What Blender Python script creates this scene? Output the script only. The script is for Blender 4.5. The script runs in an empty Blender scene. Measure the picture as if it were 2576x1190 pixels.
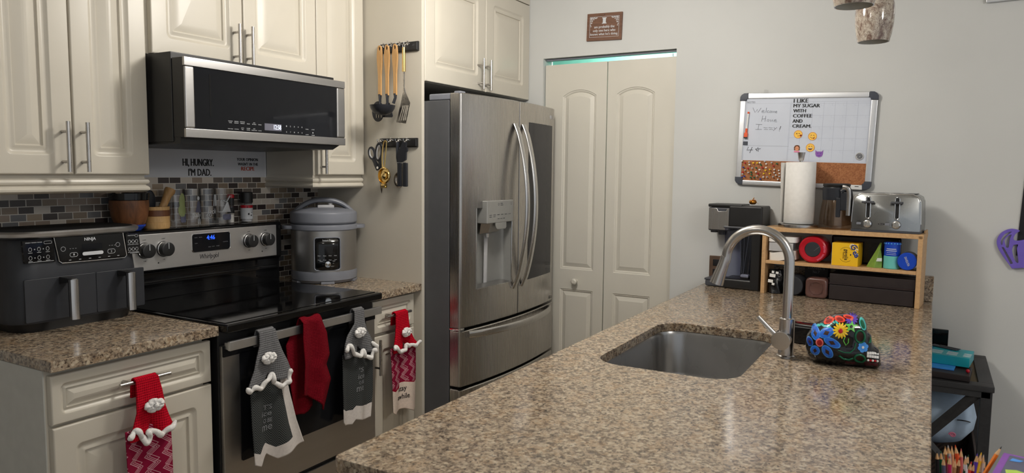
import bpy, bmesh, math, random
from mathutils import Matrix, Vector
random.seed(7)
PI = math.pi
sc = bpy.context.scene
COL = sc.collection

# ---------------------------------------------------------------- camera, world, lights, exposure
def make_camera():
    cam = bpy.data.cameras.new('camera'); co = bpy.data.objects.new('camera', cam); COL.objects.link(co)
    ya, pi_, ro = math.radians(29.960), math.radians(-5.089), math.radians(0.559)
    fw = Vector((math.cos(pi_)*math.cos(ya), math.cos(pi_)*math.sin(ya), math.sin(pi_)))
    rt = Vector((math.sin(ya), -math.cos(ya), 0)); up = rt.cross(fw)
    r2 = rt*math.cos(ro) + up*math.sin(ro); u2 = -rt*math.sin(ro) + up*math.cos(ro)
    m = Matrix((r2, u2, -fw)).transposed().to_4x4(); m.translation = (0, 0, 1.4236)
    co.matrix_world = m
    cam.sensor_fit = 'HORIZONTAL'; cam.sensor_width = 36; cam.lens = 1830.04/2576*36
    cam.clip_start = .02; cam.clip_end = 60
    cam.dof.use_dof = True; cam.dof.focus_distance = 3.1; cam.dof.aperture_fstop = 7.5
    sc.camera = co
make_camera()

w = bpy.data.worlds.new('world'); sc.world = w; w.use_nodes = True
bgn = w.node_tree.nodes['Background']; bgn.inputs[0].default_value = (.90, .95, 1, 1); bgn.inputs[1].default_value = .58

def bulb(name, loc, r, power, col):
    l = bpy.data.lights.new(name, 'POINT'); l.energy = power; l.color = col; l.shadow_soft_size = r
    o = bpy.data.objects.new(name, l); COL.objects.link(o); o.location = loc; return o
def area(name, loc, size, power, col, rot=(0, 0, 0), sizey=None, spread=PI):
    l = bpy.data.lights.new(name, 'AREA'); l.energy = power; l.color = col; l.size = size; l.spread = spread
    if sizey: l.shape = 'RECTANGLE'; l.size_y = sizey
    o = bpy.data.objects.new(name, l); COL.objects.link(o); o.location = loc; o.rotation_euler = rot
    return o
bulb('kitchen_ceiling_light', (2.22, 1.22, 2.26), .13, 42, (1, .955, .89))
bulb('kitchen_ceiling_light', (0.75, 0.95, 2.26), .13, 6, (1, .955, .89))
bulb('dining_ceiling_light', (1.5, -1.4, 2.20), .16, 36, (1, .955, .89))
area('pantry_light', (4.02, 1.5, 2.36), .2, 9, (.80, 1, .93))

vs = sc.view_settings
sc.display_settings.display_device = 'sRGB'
vs.view_transform = 'Standard'; vs.look = 'None'; vs.exposure = 0.0; vs.gamma = 1.0; vs.use_curve_mapping = False
sc.cycles.max_bounces = 8; sc.cycles.diffuse_bounces = 4; sc.cycles.glossy_bounces = 4; sc.cycles.transmission_bounces = 8
sc.cycles.use_denoising = True; sc.cycles.caustics_reflective = False; sc.cycles.caustics_refractive = False

# ---------------------------------------------------------------- materials
def S(r, g, b):
    f = lambda c: (c/255/12.92) if c/255 <= .04045 else ((c/255+.055)/1.055)**2.4
    return (f(r), f(g), f(b), 1)

class NT:
    """small helper for building procedural node trees"""
    def __init__(s, name):
        s.m = bpy.data.materials.new(name); s.m.use_nodes = True
        s.t = s.m.node_tree; s.bs = s.t.nodes['Principled BSDF']
        s.co = None
    def n(s, typ, **kw):
        nd = s.t.nodes.new(typ)
        for k, v in kw.items(): setattr(nd, k, v)
        return nd
    def set(s, sock, v):
        if hasattr(v, 'is_linked') or isinstance(v, bpy.types.NodeSocket): s.t.links.new(v, sock)
        else: sock.default_value = v
    def obj(s):
        if s.co is None: s.co = s.n('ShaderNodeTexCoord').outputs['Object']
        return s.co
    def xyz(s):
        nd = s.n('ShaderNodeSeparateXYZ'); s.set(nd.inputs[0], s.obj()); return nd.outputs
    def math(s, op, a, b=0.0, c=0.0):
        nd = s.n('ShaderNodeMath', operation=op); s.set(nd.inputs[0], a); s.set(nd.inputs[1], b); s.set(nd.inputs[2], c); return nd.outputs[0]
    def map(s, scale=(1, 1, 1), loc=(0, 0, 0), rot=(0, 0, 0)):
        nd = s.n('ShaderNodeMapping'); s.set(nd.inputs[0], s.obj()); nd.inputs['Scale'].default_value = scale
        nd.inputs['Location'].default_value = loc; nd.inputs['Rotation'].default_value = rot; return nd.outputs[0]
    def noise(s, scale, detail=3, rough=.5, vec=None, dist=0):
        nd = s.n('ShaderNodeTexNoise'); s.set(nd.inputs['Vector'], vec if vec else s.obj())
        nd.inputs['Scale'].default_value = scale; nd.inputs['Detail'].default_value = detail
        nd.inputs['Roughness'].default_value = rough; nd.inputs['Distortion'].default_value = dist; return nd.outputs
    def ramp(s, fac, stops, interp='LINEAR'):
        nd = s.n('ShaderNodeValToRGB'); s.set(nd.inputs[0], fac); cr = nd.color_ramp; cr.interpolation = interp
        while len(cr.elements) < len(stops): cr.elements.new(.5)
        for e, (p, c) in zip(cr.elements, stops): e.position = p; e.color = c if len(c) == 4 else (*c, 1)
        return nd.outputs[0]
    def mix(s, fac, a, b, typ='MIX'):
        nd = s.n('ShaderNodeMix', data_type='RGBA', blend_type=typ)
        s.set(nd.inputs[0], fac); s.set(nd.inputs[6], a); s.set(nd.inputs[7], b); return nd.outputs[2]
    def bump(s, h, strength=.2, dist=.002):
        nd = s.n('ShaderNodeBump'); nd.inputs['Strength'].default_value = strength; nd.inputs['Distance'].default_value = dist
        s.set(nd.inputs['Height'], h); s.set(s.bs.inputs['Normal'], nd.outputs[0])
    def p(s, **kw):
        for k, v in kw.items(): s.set(s.bs.inputs[k.replace('_', ' ')], v)
        return s

def mat(name, col, rough=.5, metal=0, var=.05, scale=25, bump=0, bscale=300, spec=.5, coat=0, trans=0, ior=1.45, alpha=1, emit=0):
    k = NT(name)
    f = k.noise(scale, 3)[0]
    d = tuple(c*(1-var*2) for c in col[:3]) + (1,); l = tuple(min(1, c*(1+var*2)) for c in col[:3]) + (1,)
    k.p(Base_Color=k.ramp(f, [(.3, d), (.7, l)]), Roughness=k.math('MULTIPLY_ADD', f, .12, rough-.06), Metallic=metal, Coat_Weight=coat)
    k.bs.inputs['Specular IOR Level'].default_value = spec
    k.p(IOR=ior, Transmission_Weight=trans, Alpha=alpha)
    if bump: k.bump(k.noise(bscale, 2)[0], bump, .001)
    if emit: k.p(Emission_Color=col, Emission_Strength=emit)
    return k.m

def steel(name, col=(.50, .48, .46, 1), rough=.3, axis='x', amt=.10):
    k = NT(name)
    sc_ = {'x': (3, 3, 900), 'z': (500, 500, 2), 'r': (60, 60, 60)}[axis]
    f = k.noise(1, 3, .6, k.map(sc_))[0]
    g = k.noise(5, 2, .5, k.map((6, 6, .25) if axis != 'x' else (.6, .6, 6)))[0]
    k.p(Metallic=1.0, Base_Color=k.mix(k.math('MULTIPLY', g, .35), col, tuple(c*.62 for c in col[:3])+(1,)),
        Roughness=k.math('MULTIPLY_ADD', f, amt*2, rough-amt))
    k.bump(f, .02, .0004)
    return k.m

def granite_mat():
    k = NT('granite')
    v = k.map((1, 1, 1))
    n1 = k.noise(58, 6, .74, v, .5)[0]
    n2 = k.noise(120, 4, .65, k.map((1, 1, 1), (3, 1, 7)), .4)[0]
    n3 = k.noise(22, 5, .6, k.map((1, 1, 1), (9, 4, 2)))[0]
    vo = k.n('ShaderNodeTexVoronoi'); k.set(vo.inputs['Vector'], v); vo.inputs['Scale'].default_value = 150
    sep = k.n('ShaderNodeSeparateColor'); k.set(sep.inputs[0], vo.outputs['Color'])
    base = k.ramp(n1, [(.30, S(50, 45, 42)), (.39, S(100, 88, 76)), (.47, S(144, 128, 110)), (.56, S(168, 150, 128)), (.66, S(188, 178, 162)), (.8, S(138, 134, 130))])
    base = k.mix(k.math('MULTIPLY', k.ramp(n3, [(.5, (0, 0, 0, 1)), (.62, (1, 1, 1, 1))]), .40), base, S(158, 128, 94))
    base = k.mix(k.ramp(n2, [(.56, (0, 0, 0, 1)), (.62, (.9, .9, .9, 1))]), base, S(58, 48, 44))
    base = k.mix(k.ramp(n2, [(.33, (.7, .7, .7, 1)), (.39, (0, 0, 0, 1))]), base, S(122, 118, 112))
    base = k.mix(k.ramp(sep.outputs[0], [(.80, (0, 0, 0, 1)), (.82, (.55, .55, .55, 1))]), base, S(70, 56, 46))
    base = k.mix(k.ramp(sep.outputs[1], [(.84, (0, 0, 0, 1)), (.86, (.5, .5, .5, 1))]), base, S(202, 188, 164))
    k.p(Base_Color=base, Roughness=.13); k.bs.inputs['Specular IOR Level'].default_value = .5
    return k.m

def tile_mat():
    k = NT('mosaic_tile'); o = k.xyz()
    cb = k.n('ShaderNodeCombineXYZ'); k.set(cb.inputs[0], o[0]); k.set(cb.inputs[1], o[2])
    br = k.n('ShaderNodeTexBrick'); k.set(br.inputs['Vector'], cb.outputs[0])
    br.offset = .5; br.squash = 1
    br.inputs['Color1'].default_value = (0, 0, 0, 1); br.inputs['Color2'].default_value = (1, 1, 1, 1); br.inputs['Mortar'].default_value = (.5, .5, .5, 1)
    for n_, v in (('Scale', 1.0), ('Mortar Size', .0014), ('Mortar Smooth', .1), ('Bias', 0), ('Brick Width', .0506), ('Row Height', .02445)): br.inputs[n_].default_value = v
    c = k.ramp(br.outputs['Color'], [(0, S(62, 54, 54)), (.2, S(140, 124, 106)), (.34, S(156, 140, 126)), (.5, S(112, 104, 98)), (.6, S(206, 198, 188)), (.74, S(84, 76, 72)), (.82, S(166, 150, 130)), (.92, S(118, 118, 120))], 'CONSTANT')
    nz = k.noise(70, 4, .6)[0]
    c = k.mix(.25, c, k.mix(nz, S(20, 18, 18), S(170, 160, 150)), 'SOFT_LIGHT')
    c = k.mix(br.outputs['Fac'], c, S(214, 208, 198))
    k.p(Base_Color=c, Roughness=k.math('MULTIPLY_ADD', br.outputs['Fac'], .5, .22))
    k.bump(k.math('SUBTRACT', 1.0, br.outputs['Fac']), .4, .001)
    return k.m

def wood_mat(name, a, b, axis=(2, 14, 14), rough=.5, scale=6):
    k = NT(name)
    f = k.noise(scale, 5, .6, k.map(axis), .8)[0]
    k.p(Base_Color=k.ramp(f, [(.3, a), (.7, b)]), Roughness=rough); k.bump(f, .06, .001)
    return k.m

def tri(k, v, w):   # triangle wave 0..1
    fr = k.math('FRACT', k.math('DIVIDE', v, w)); return k.math('ABSOLUTE', k.math('MULTIPLY_ADD', fr, 2, -1))

def herring_mat():
    k = NT('herringbone_cloth'); o = k.xyz()
    t = tri(k, o[0], .052)
    ph = k.math('FRACT', k.math('DIVIDE', k.math('MULTIPLY_ADD', t, .030, o[2]), .0085))
    wv = k.noise(900, 1)[0]
    c = k.mix(k.ramp(ph, [(.60, (0, 0, 0, 1)), (.68, (1, 1, 1, 1))]), S(30, 32, 33), S(88, 92, 92))
    k.p(Base_Color=k.mix(k.math('MULTIPLY', wv, .15), c, S(90, 90, 90)), Roughness=.9); k.bump(wv, .2, .0006)
    k.bs.inputs['Specular IOR Level'].default_value = .15
    return k.m

def zigzag_mat():
    k = NT('zigzag_cloth'); o = k.xyz()
    W_ = .046
    t = tri(k, o[2], W_); t2 = tri(k, k.math('ADD', o[2], .011), W_)
    a = k.math('MULTIPLY_ADD', t, .030, o[0]); fr = k.math('FRACT', k.math('DIVIDE', a, .050))
    b = k.math('MULTIPLY_ADD', t2, -.034, o[0]); fb = k.math('FRACT', k.math('DIVIDE', b, .050))
    def ln(f, p, w_=.035): return k.math('LESS_THAN', k.math('ABSOLUTE', k.math('SUBTRACT', f, p)), w_)
    m = ln(fr, .2)
    for p_ in (.34, .48): m = k.math('MAXIMUM', m, ln(fr, p_, .028))
    m = k.math('MAXIMUM', m, ln(fb, .75, .028))
    wv = k.noise(900, 1)[0]
    k.p(Base_Color=k.mix(k.math('MULTIPLY', m, .75), S(128, 16, 50), S(214, 170, 180)), Roughness=.9); k.bump(wv, .2, .0006)
    k.bs.inputs['Specular IOR Level'].default_value = .15
    return k.m

def knit_mat(name, col, row=.0072):
    k = NT(name); o = k.xyz()
    r = k.math('SINE', k.math('MULTIPLY', o[2], 2*PI/row))
    wv = k.math('SINE', k.math('MULTIPLY_ADD', r, .8, k.math('MULTIPLY', o[0], 2*PI/.0062)))
    nz = k.noise(260, 3, .6)[0]
    h = k.math('ADD', k.math('MULTIPLY_ADD', r, .5, k.math('MULTIPLY', wv, .35)), nz)
    d = tuple(c*.55 for c in col[:3])+(1,)
    k.p(Base_Color=k.ramp(h, [(-.0, d), (.4, col)]), Roughness=.95); k.bump(h, .5, .002)
    k.bs.inputs['Specular IOR Level'].default_value = .1
    return k.m

def waffle_mat(name, col):
    k = NT(name); o = k.xyz()
    r = k.math('MAXIMUM', k.math('SINE', k.math('MULTIPLY', o[2], 2*PI/.0055)), k.math('SINE', k.math('MULTIPLY', o[0], 2*PI/.0055)))
    k.p(Base_Color=k.ramp(r, [(.0, tuple(c*.7 for c in col[:3])+(1,)), (1, col)]), Roughness=.95); k.bump(r, .5, .0015)
    k.bs.inputs['Specular IOR Level'].default_value = .1
    return k.m

def shade_mat():
    k = NT('marbled_glass')
    n1 = k.noise(30, 5, .65, k.map((1, 1, .7)), 1.6)[0]; n2 = k.noise(75, 3, .6, k.map((1, 1, .8), (4, 2, 1)), 1.2)[0]
    c = k.ramp(n1, [(.36, S(112, 88, 78)), (.46, S(160, 146, 132)), (.6, S(188, 178, 164))])
    c = k.mix(k.ramp(k.math('ABSOLUTE', k.math('SUBTRACT', n2, .5)), [(.01, (.8, .8, .8, 1)), (.03, (0, 0, 0, 1))]), c, S(92, 72, 66))
    k.p(Base_Color=c, Roughness=.08, Coat_Weight=.5); return k.m

def cork_mat():
    k = NT('cork'); a = k.noise(160, 5, .7)[0]
    k.p(Base_Color=k.ramp(a, [(.3, S(118, 72, 44)), (.5, S(164, 106, 68)), (.7, S(184, 128, 86))]), Roughness=.9); k.bump(a, .4, .001); return k.m

def wicker_mat(name, a, b, s=.006):
    k = NT(name); o = k.xyz()
    w1 = k.math('SINE', k.math('MULTIPLY', o[0], 2*PI/s)); w2 = k.math('SINE', k.math('MULTIPLY', k.math('ADD', o[1], o[2]), 2*PI/s))
    f = k.math('MULTIPLY_ADD', k.math('MULTIPLY', w1, w2), .5, .5)
    k.p(Base_Color=k.mix(f, a, b), Roughness=.6); k.bump(f, .6, .002); return k.m

def glass_mat(name, col=(1, 1, 1, 1), rough=.02, fac=.16):
    """thin clear glass: mostly see-through with a glossy film"""
    k = NT(name); t = k.t
    tr = k.n('ShaderNodeBsdfTransparent'); tr.inputs[0].default_value = col
    gl = k.n('ShaderNodeBsdfGlossy'); gl.inputs['Roughness'].default_value = rough
    lw = k.n('ShaderNodeLayerWeight'); lw.inputs[0].default_value = .35
    f = k.math('MULTIPLY_ADD', k.math('POWER', lw.outputs['Facing'], 4.0), .5, fac*.3)
    mx = k.n('ShaderNodeMixShader'); k.set(mx.inputs[0], f); t.links.new(tr.outputs[0], mx.inputs[1]); t.links.new(gl.outputs[0], mx.inputs[2])
    t.links.new(mx.outputs[0], t.nodes['Material Output'].inputs[0]); return k.m

M = dict(
    cream=mat('cream_paint', S(199, 193, 180), .34, var=.012, scale=4),
    doorp=mat('door_paint', S(210, 206, 195), .4, var=.01, scale=4),
    side=mat('cabinet_side_laminate', S(196, 196, 190), .5, var=.02),
    wall=mat('wall_paint', S(203, 204, 202), .6, var=.012, scale=3, bump=.05, bscale=160),
    white_wall=mat('white_paint', S(208, 210, 216), .5, var=.015, scale=6),
    ceil=mat('ceiling_paint', S(225, 222, 215), .8, var=.02),
    floor=mat('floor_tile', S(150, 136, 118), .4, var=.08, scale=6),
    mint=mat('green_lit_pantry', S(170, 232, 218), .6, var=.02),  # green tint of the pantry light put into the wall colour
    granite=granite_mat(), tile=tile_mat(),
    bar=mat('brushed_nickel', (.52, .50, .48, 1), .28, 1, var=.03, scale=40),
    litsteel=steel('ceiling_lit_steel', (.64, .63, .62, 1), .42, 'x', .05), ovenbar=mat('brushed_aluminium', (.66, .66, .67, 1), .36, 1, var=.02), steel=steel('stainless_steel', (.45, .44, .43, 1), .38, 'x', .07),  # control panel gets a brighter steel that stands in for ceiling reflection
    fsteel=steel('fridge_stainless_steel', (.52, .50, .48, 1), .27, 'z', .06),
    fhandle=steel('handle_steel', (.62, .61, .60, 1), .26, 'z', .05),
    faucet=steel('faucet_steel', (.56, .54, .52, 1), .24, 'z', .05),
    sinkst=mat('sink_steel', (.38, .375, .37, 1), .27, 1, var=.05, scale=6),
    chrome=mat('chrome', (.80, .80, .80, 1), .08, 1, var=.01),
    black=mat('black_plastic', S(32, 32, 33), .38, var=.05),
    gloss=mat('black_gloss', S(16, 16, 17), .07, var=.02, spec=.5),
    ctop=mat('ceramic_glass', S(10, 10, 11), .06, var=.02),
    dkglass=mat('dark_glass', S(24, 25, 28), .05, var=.02, spec=.22),
    fglass=mat('smoked_glass', S(56, 56, 58), .08, var=.02, spec=.2),
    charcoal=mat('charcoal_plastic', S(47, 49, 54), .42, var=.03),
    fside=mat('fridge_side_paint', S(82, 83, 86), .45, var=.02),
    grey=mat('grey_plastic', S(122, 125, 134), .38, var=.02),
    lgrey=mat('light_grey_plastic', S(180, 180, 182), .4, var=.02),
    dgrey=mat('dark_grey_plastic', S(72, 74, 80), .4, var=.03),
    white=mat('white_plastic', S(232, 232, 230), .35, var=.01),
    paper=mat('tissue_paper', S(236, 234, 230), .9, var=.015, scale=60, bump=.25, bscale=500),
    ink=mat('black_ink', S(22, 22, 26), .5, var=.03),
    pale=mat('pale_print', S(205, 208, 212), .5, var=.02),
    dim=mat('dim_print', S(120, 122, 126), .5, var=.02),
    blueled=mat('blue_led', (.02, .10, 1, 1), .4, var=.01, emit=1.4),
    whiteled=mat('white_led', (.75, .83, 1, 1), .4, var=.01, emit=1.0),
    lcd=mat('lcd_panel', S(104, 104, 116), .3, var=.02),
    bamboo=wood_mat('bamboo', S(188, 148, 104), S(206, 168, 122), (14, 2, 14), .45),
    walnut=wood_mat('acacia_wood', S(96, 60, 38), S(150, 98, 62), (14, 14, 3), .45, 3),
    beech=wood_mat('pale_wood', S(196, 152, 96), S(222, 182, 124), (14, 14, 3), .45),
    band=wood_mat('dark_wood_band', S(98, 58, 34), S(122, 76, 46), (14, 14, 3), .45),
    uwood=wood_mat('utensil_wood', S(172, 130, 78), S(202, 160, 108), (20, 20, 2), .5),
    sign=wood_mat('brown_wood', S(96, 66, 50), S(122, 86, 66), (2, 14, 14), .6),
    gold=mat('brass_gold', (.80, .58, .24, 1), .16, 1, var=.03),
    amber=mat('amber_foil', (.62, .26, .04, 1), .2, 1, var=.15, scale=80),
    darksteel=mat('dark_steel', (.34, .30, .26, 1), .22, 1, var=.05),
    nylon=mat('black_nylon', S(38, 40, 46), .34, var=.03),
    red=mat('red_plastic', S(178, 14, 34), .3, var=.04),
    redprint=mat('red_print', S(176, 62, 36), .5, var=.03),
    herring=herring_mat(), zigzag=zigzag_mat(),
    knitgrey=knit_mat('grey_crochet', S(112, 112, 114)), knitred=knit_mat('red_crochet', S(186, 12, 36)),
    knitwhite=mat('white_crochet', S(226, 224, 222), .95, var=.08, scale=300, bump=.6, bscale=420, spec=.1),
    linen=mat('white_cloth', S(206, 200, 196), .9, var=.03, scale=120, bump=.2, bscale=900, spec=.1),
    beige=mat('beige_cloth', S(212, 196, 184), .9, var=.04, scale=120, bump=.2, bscale=900, spec=.1),
    crimson=mat('crimson_cloth', S(140, 14, 42), .9, var=.04, spec=.1),
    waffle=waffle_mat('red_waffle_cloth', S(116, 10, 26)),
    shade=shade_mat(), shadein=mat('shade_inside', S(222, 219, 208), .4, var=.05),
    cork=cork_mat(), board=mat('whiteboard_surface', S(208, 214, 226), .2, var=.012, scale=8),
    alu=steel('aluminium_frame', (.74, .75, .77, 1), .35, 'x', .05), navy=mat('corner_plastic', S(62, 66, 76), .45, var=.03),
    pencil_line=mat('grey_marker_ink', S(112, 116, 126), .5, var=.04), grid=mat('grid_line_print', S(178, 184, 198), .5, var=.01),
    porange=mat('pencil_orange', S(240, 128, 24), .35), orange=mat('orange_plastic', S(232, 92, 44), .4, var=.03), yellow=mat('yellow_card', S(240, 190, 30), .45, var=.02),
    emoji=mat('emoji_yellow', S(250, 200, 84), .4, var=.02), emojio=mat('emoji_edge', S(232, 150, 60), .4, var=.02),
    brown=mat('brown_print', S(106, 60, 30), .5, var=.04), pink=mat('pink_print', S(226, 128, 160), .5, var=.03),
    skin=mat('skin_print', S(220, 150, 110), .5, var=.03), violet=mat('violet_print', S(142, 92, 172), .4, var=.03),
    blue=mat('blue_tin', S(26, 72, 190), .3, var=.03), teal=mat('teal_tin', S(108, 196, 190), .25, var=.03),
    tealbox=mat('teal_card', S(20, 150, 164), .4, var=.03), gprint=mat('pale_green_print', S(150, 162, 108), .5), green=mat('green_bag', S(122, 156, 66), .5, var=.06, scale=60),
    espresso=mat('espresso_wood', S(42, 34, 34), .5, var=.08), bagblack=mat('black_foil', S(24, 24, 26), .22, var=.1, scale=60, bump=.5, bscale=70),
    matblack=mat('matt_black', S(26, 26, 27), .65, spec=.15), tsteel=mat('toaster_steel', (.36, .37, .37, 1), .27, 1, var=.04, scale=9), panelgrey=mat('panel_grey', S(150, 150, 147), .35, .3, var=.02),
    jar=mat('brown_jar_contents', S(96, 66, 60), .25, var=.06, coat=.6), powder=mat('white_powder', S(236, 232, 226), .8, var=.01),
    clear=glass_mat('clear_glass'), tint=glass_mat('tinted_tank', (.62, .64, .74, 1), .04), amberglass=glass_mat('carafe_glass', (.84, .76, .68, 1), .03),
    skull=mat('black_glaze', S(20, 20, 22), .10, var=.04, spec=.6), socket=mat('dark_brown_inside', S(52, 28, 22), .6, var=.05),
    pblue=mat('blue_glaze', S(34, 104, 214), .25, var=.06), plblue=mat('light_blue_glaze', S(70, 150, 236), .25, var=.05), dkblue=mat('deep_blue_glaze', S(18, 56, 150), .3, var=.05),
    pyel=mat('yellow_glaze', S(240, 200, 40), .25, var=.05), pred=mat('scarlet_glaze', S(236, 76, 52), .25, var=.05), dred=mat('deep_red_glaze', S(150, 24, 26), .3, var=.05),
    pgreen=mat('lime_glaze', S(112, 206, 92), .25, var=.05), dgreen=mat('dark_green_glaze', S(16, 96, 66), .2, var=.05), pteal=mat('teal_glaze', S(70, 190, 186), .25, var=.05),
    ppur=mat('purple_glaze', S(96, 70, 178), .25, var=.05), psalm=mat('salmon_glaze', S(214, 110, 106), .3, var=.05), maroon=mat('maroon_glaze', S(66, 18, 30), .16, var=.08, scale=90),
    tableblack=wood_mat('black_painted_wood', S(38, 38, 40), S(50, 50, 52), (6, 6, 6), .55),
    wicker=wicker_mat('woven_top', S(60, 50, 34), S(122, 104, 66)), basket=wicker_mat('dark_wicker', S(22, 17, 16), S(70, 52, 46), .02),
    plush=mat('pale_blue_plush', S(176, 196, 218), .9, var=.06, scale=14, bump=.4, bscale=400, spec=.1), purple=mat('purple_card', S(132, 78, 168), .45, var=.04),
    purplewood=mat('purple_paint', S(112, 92, 190), .55, var=.03), banner=mat('black_fabric', S(24, 23, 28), .8, var=.06),
    outlet=mat('bronze_plate', S(104, 84, 70), .35, .3, var=.08), stripe=mat('red_striped_cloth', S(110, 46, 44), .9, var=.1),
    slate=mat('slate_card', S(92, 94, 116), .5, var=.1), lime=mat('lime_print', S(176, 206, 90), .5, var=.05), greyp=mat('grey_print', S(196, 196, 200), .5, var=.08),
    barewood=mat('sharpened_wood', S(214, 172, 124), .7, var=.05),
)

# ---------------------------------------------------------------- mesh helpers
class MB:
    """collects shapes into one mesh"""
    def __init__(s): s.bm = bmesh.new()
    def _add(s, t, mi=0, X=None):
        if X is not None: bmesh.ops.transform(t, matrix=X, verts=t.verts)
        for f in t.faces: f.material_index = mi
        me = bpy.data.meshes.new('t'); t.to_mesh(me); t.free(); s.bm.from_mesh(me); bpy.data.meshes.remove(me)
        return s
    def box(s, x0, x1, y0, y1, z0, z1, bev=0, seg=2, mi=0, X=None):
        t = bmesh.new(); bmesh.ops.create_cube(t, size=1)
        for v in t.verts: v.co = Vector(((x0+x1)/2+v.co.x*(x1-x0), (y0+y1)/2+v.co.y*(y1-y0), (z0+z1)/2+v.co.z*(z1-z0)))
        if bev: bmesh.ops.bevel(t, geom=t.edges[:], offset=bev, segments=seg, profile=.5, affect='EDGES')
        bmesh.ops.recalc_face_normals(t, faces=t.faces)
        return s._add(t, mi, X)
    def loft(s, rings, mi=0, closed=True, cap0=False, cap1=False, X=None, loop=False):
        t = bmesh.new(); R = [[t.verts.new(p) for p in r] for r in rings]; n = len(R[0])
        pairs = list(zip(R, R[1:])) + ([(R[-1], R[0])] if loop else [])
        for a, b in pairs:
            for i in range(n if closed else n-1):
                j = (i+1) % n
                t.faces.new((a[i], a[j], b[j], b[i]))
        if cap0: t.faces.new(R[0][::-1])
        if cap1: t.faces.new(R[-1])
        bmesh.ops.remove_doubles(t, verts=t.verts, dist=1e-6)
        bmesh.ops.recalc_face_normals(t, faces=t.faces)
        return s._add(t, mi, X)
    def lathe(s, prof, c=(0, 0, 0), seg=32, mi=0, X=None, ax='Z', sy=1, cap0=True, cap1=True, lobes=0, lamp=0):
        rings = []
        for r, z in prof:
            ring = []
            for i in range(seg):
                a = 2*PI*i/seg; q = r*(1+lamp*math.cos(lobes*a)); x, y = q*math.cos(a), q*math.sin(a)*sy
                ring.append({'Z': (c[0]+x, c[1]+y, c[2]+z), 'Y': (c[0]+x, c[1]+z, c[2]+y), 'X': (c[0]+z, c[1]+x, c[2]+y)}[ax])
            rings.append(ring)
        return s.loft(rings, mi, True, cap0, cap1, X)
    def cyl(s, p0, p1, r0, r1=None, seg=16, mi=0): return s.tube([p0, p1], [r0, r0 if r1 is None else r1], seg, mi)
    def tube(s, path, r, seg=12, mi=0, cap=True, flat=1.0, loop=False, up=None, X=None):
        P = [Vector(p) for p in path]; n = len(P); R = r if isinstance(r, (list, tuple)) else [r]*n
        rings = []; u = None
        for i in range(n):
            if loop: d = (P[(i+1) % n]-P[i-1])
            else: d = P[min(i+1, n-1)]-P[max(i-1, 0)]
            d = d.normalized() if d.length > 0 else Vector((0, 0, 1))
            if up is not None: u = Vector(up); u = (u - d*u.dot(d)).normalized()
            elif u is None:
                u = d.orthogonal().normalized()
            else: u = (u - d*u.dot(d)).normalized()
            v = d.cross(u)
            rings.append([P[i]+(u*math.cos(2*PI*k/seg)*flat+v*math.sin(2*PI*k/seg))*R[i] for k in range(seg)])
        return s.loft(rings, mi, True, cap and not loop, cap and not loop, X, loop)
    def shape(s, loops, y0, y1, mi=0, X=None, bev=0):
        """outline(s) in x,z with holes, extruded from y0 to y1"""
        cu = bpy.data.curves.new('c', 'CURVE'); cu.dimensions = '2D'; cu.fill_mode = 'BOTH'
        cu.extrude = abs(y1-y0)/2 - bev; cu.bevel_depth = bev; cu.bevel_resolution = 1; cu.offset = -bev
        for L in loops:
            sp = cu.splines.new('POLY'); sp.points.add(len(L)-1); sp.use_cyclic_u = True
            for p, q in zip(sp.points, L): p.co = (q[0], q[1], 0, 1)
        return s._curve(cu, mi, Matrix.Translation((0, (y0+y1)/2, 0)), X)
    def _curve(s, cu, mi, P, X):
        o = bpy.data.objects.new('c', cu); COL.objects.link(o); dg = bpy.context.evaluated_depsgraph_get(); dg.update()
        me = bpy.data.meshes.new_from_object(o.evaluated_get(dg)); t = bmesh.new(); t.from_mesh(me)
        bpy.data.objects.remove(o); bpy.data.curves.remove(cu); bpy.data.meshes.remove(me)
        bmesh.ops.remove_doubles(t, verts=t.verts, dist=1e-6)
        for v in t.verts: v.co = Vector((v.co.x, -v.co.z, v.co.y))
        bmesh.ops.transform(t, matrix=P, verts=t.verts)
        return s._add(t, mi, X)
    def text(s, txt, fit, y, mi=0, bold=0, shear=0, depth=.0004, X=None, warp=None, rot=0, space=1):
        """lettering that fills the box fit=(x0,x1,z0,z1) on the plane y"""
        if bold:      # heavier lettering: the same letters again, shifted by a hair
            b_ = bold*.9*(fit[3]-fit[2]); f_ = (fit[0]+b_, fit[1]-b_, fit[2], fit[3])
            for dx, dp in ((-b_, .72), (b_, .5)): s.text(txt, (f_[0]+dx, f_[1]+dx, f_[2], f_[3]), y, mi, 0, shear, depth*dp, X, warp, rot, space)
            fit = f_
        cu = bpy.data.curves.new('f', 'FONT'); cu.body = txt; cu.extrude = 0; cu.shear = shear; cu.resolution_u = 2; cu.space_character = space
        cu.fill_mode = 'FRONT'
        o = bpy.data.objects.new('f', cu); COL.objects.link(o); dg = bpy.context.evaluated_depsgraph_get(); dg.update()
        me = bpy.data.meshes.new_from_object(o.evaluated_get(dg)); t = bmesh.new(); t.from_mesh(me)
        bpy.data.objects.remove(o); bpy.data.curves.remove(cu); bpy.data.meshes.remove(me)
        bmesh.ops.remove_doubles(t, verts=t.verts, dist=1e-6)
        xs = [v.co.x for v in t.verts]; zs = [v.co.y for v in t.verts]; a, b, c, d = min(xs), max(xs), min(zs), max(zs)
        fx0, fx1, fz0, fz1 = fit; ex = bmesh.ops.extrude_face_region(t, geom=t.faces[:])
        top = {e for e in ex['geom'] if isinstance(e, bmesh.types.BMVert)}
        cr, sr = math.cos(rot), math.sin(rot); mx, mz = (fx0+fx1)/2, (fz0+fz1)/2
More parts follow.
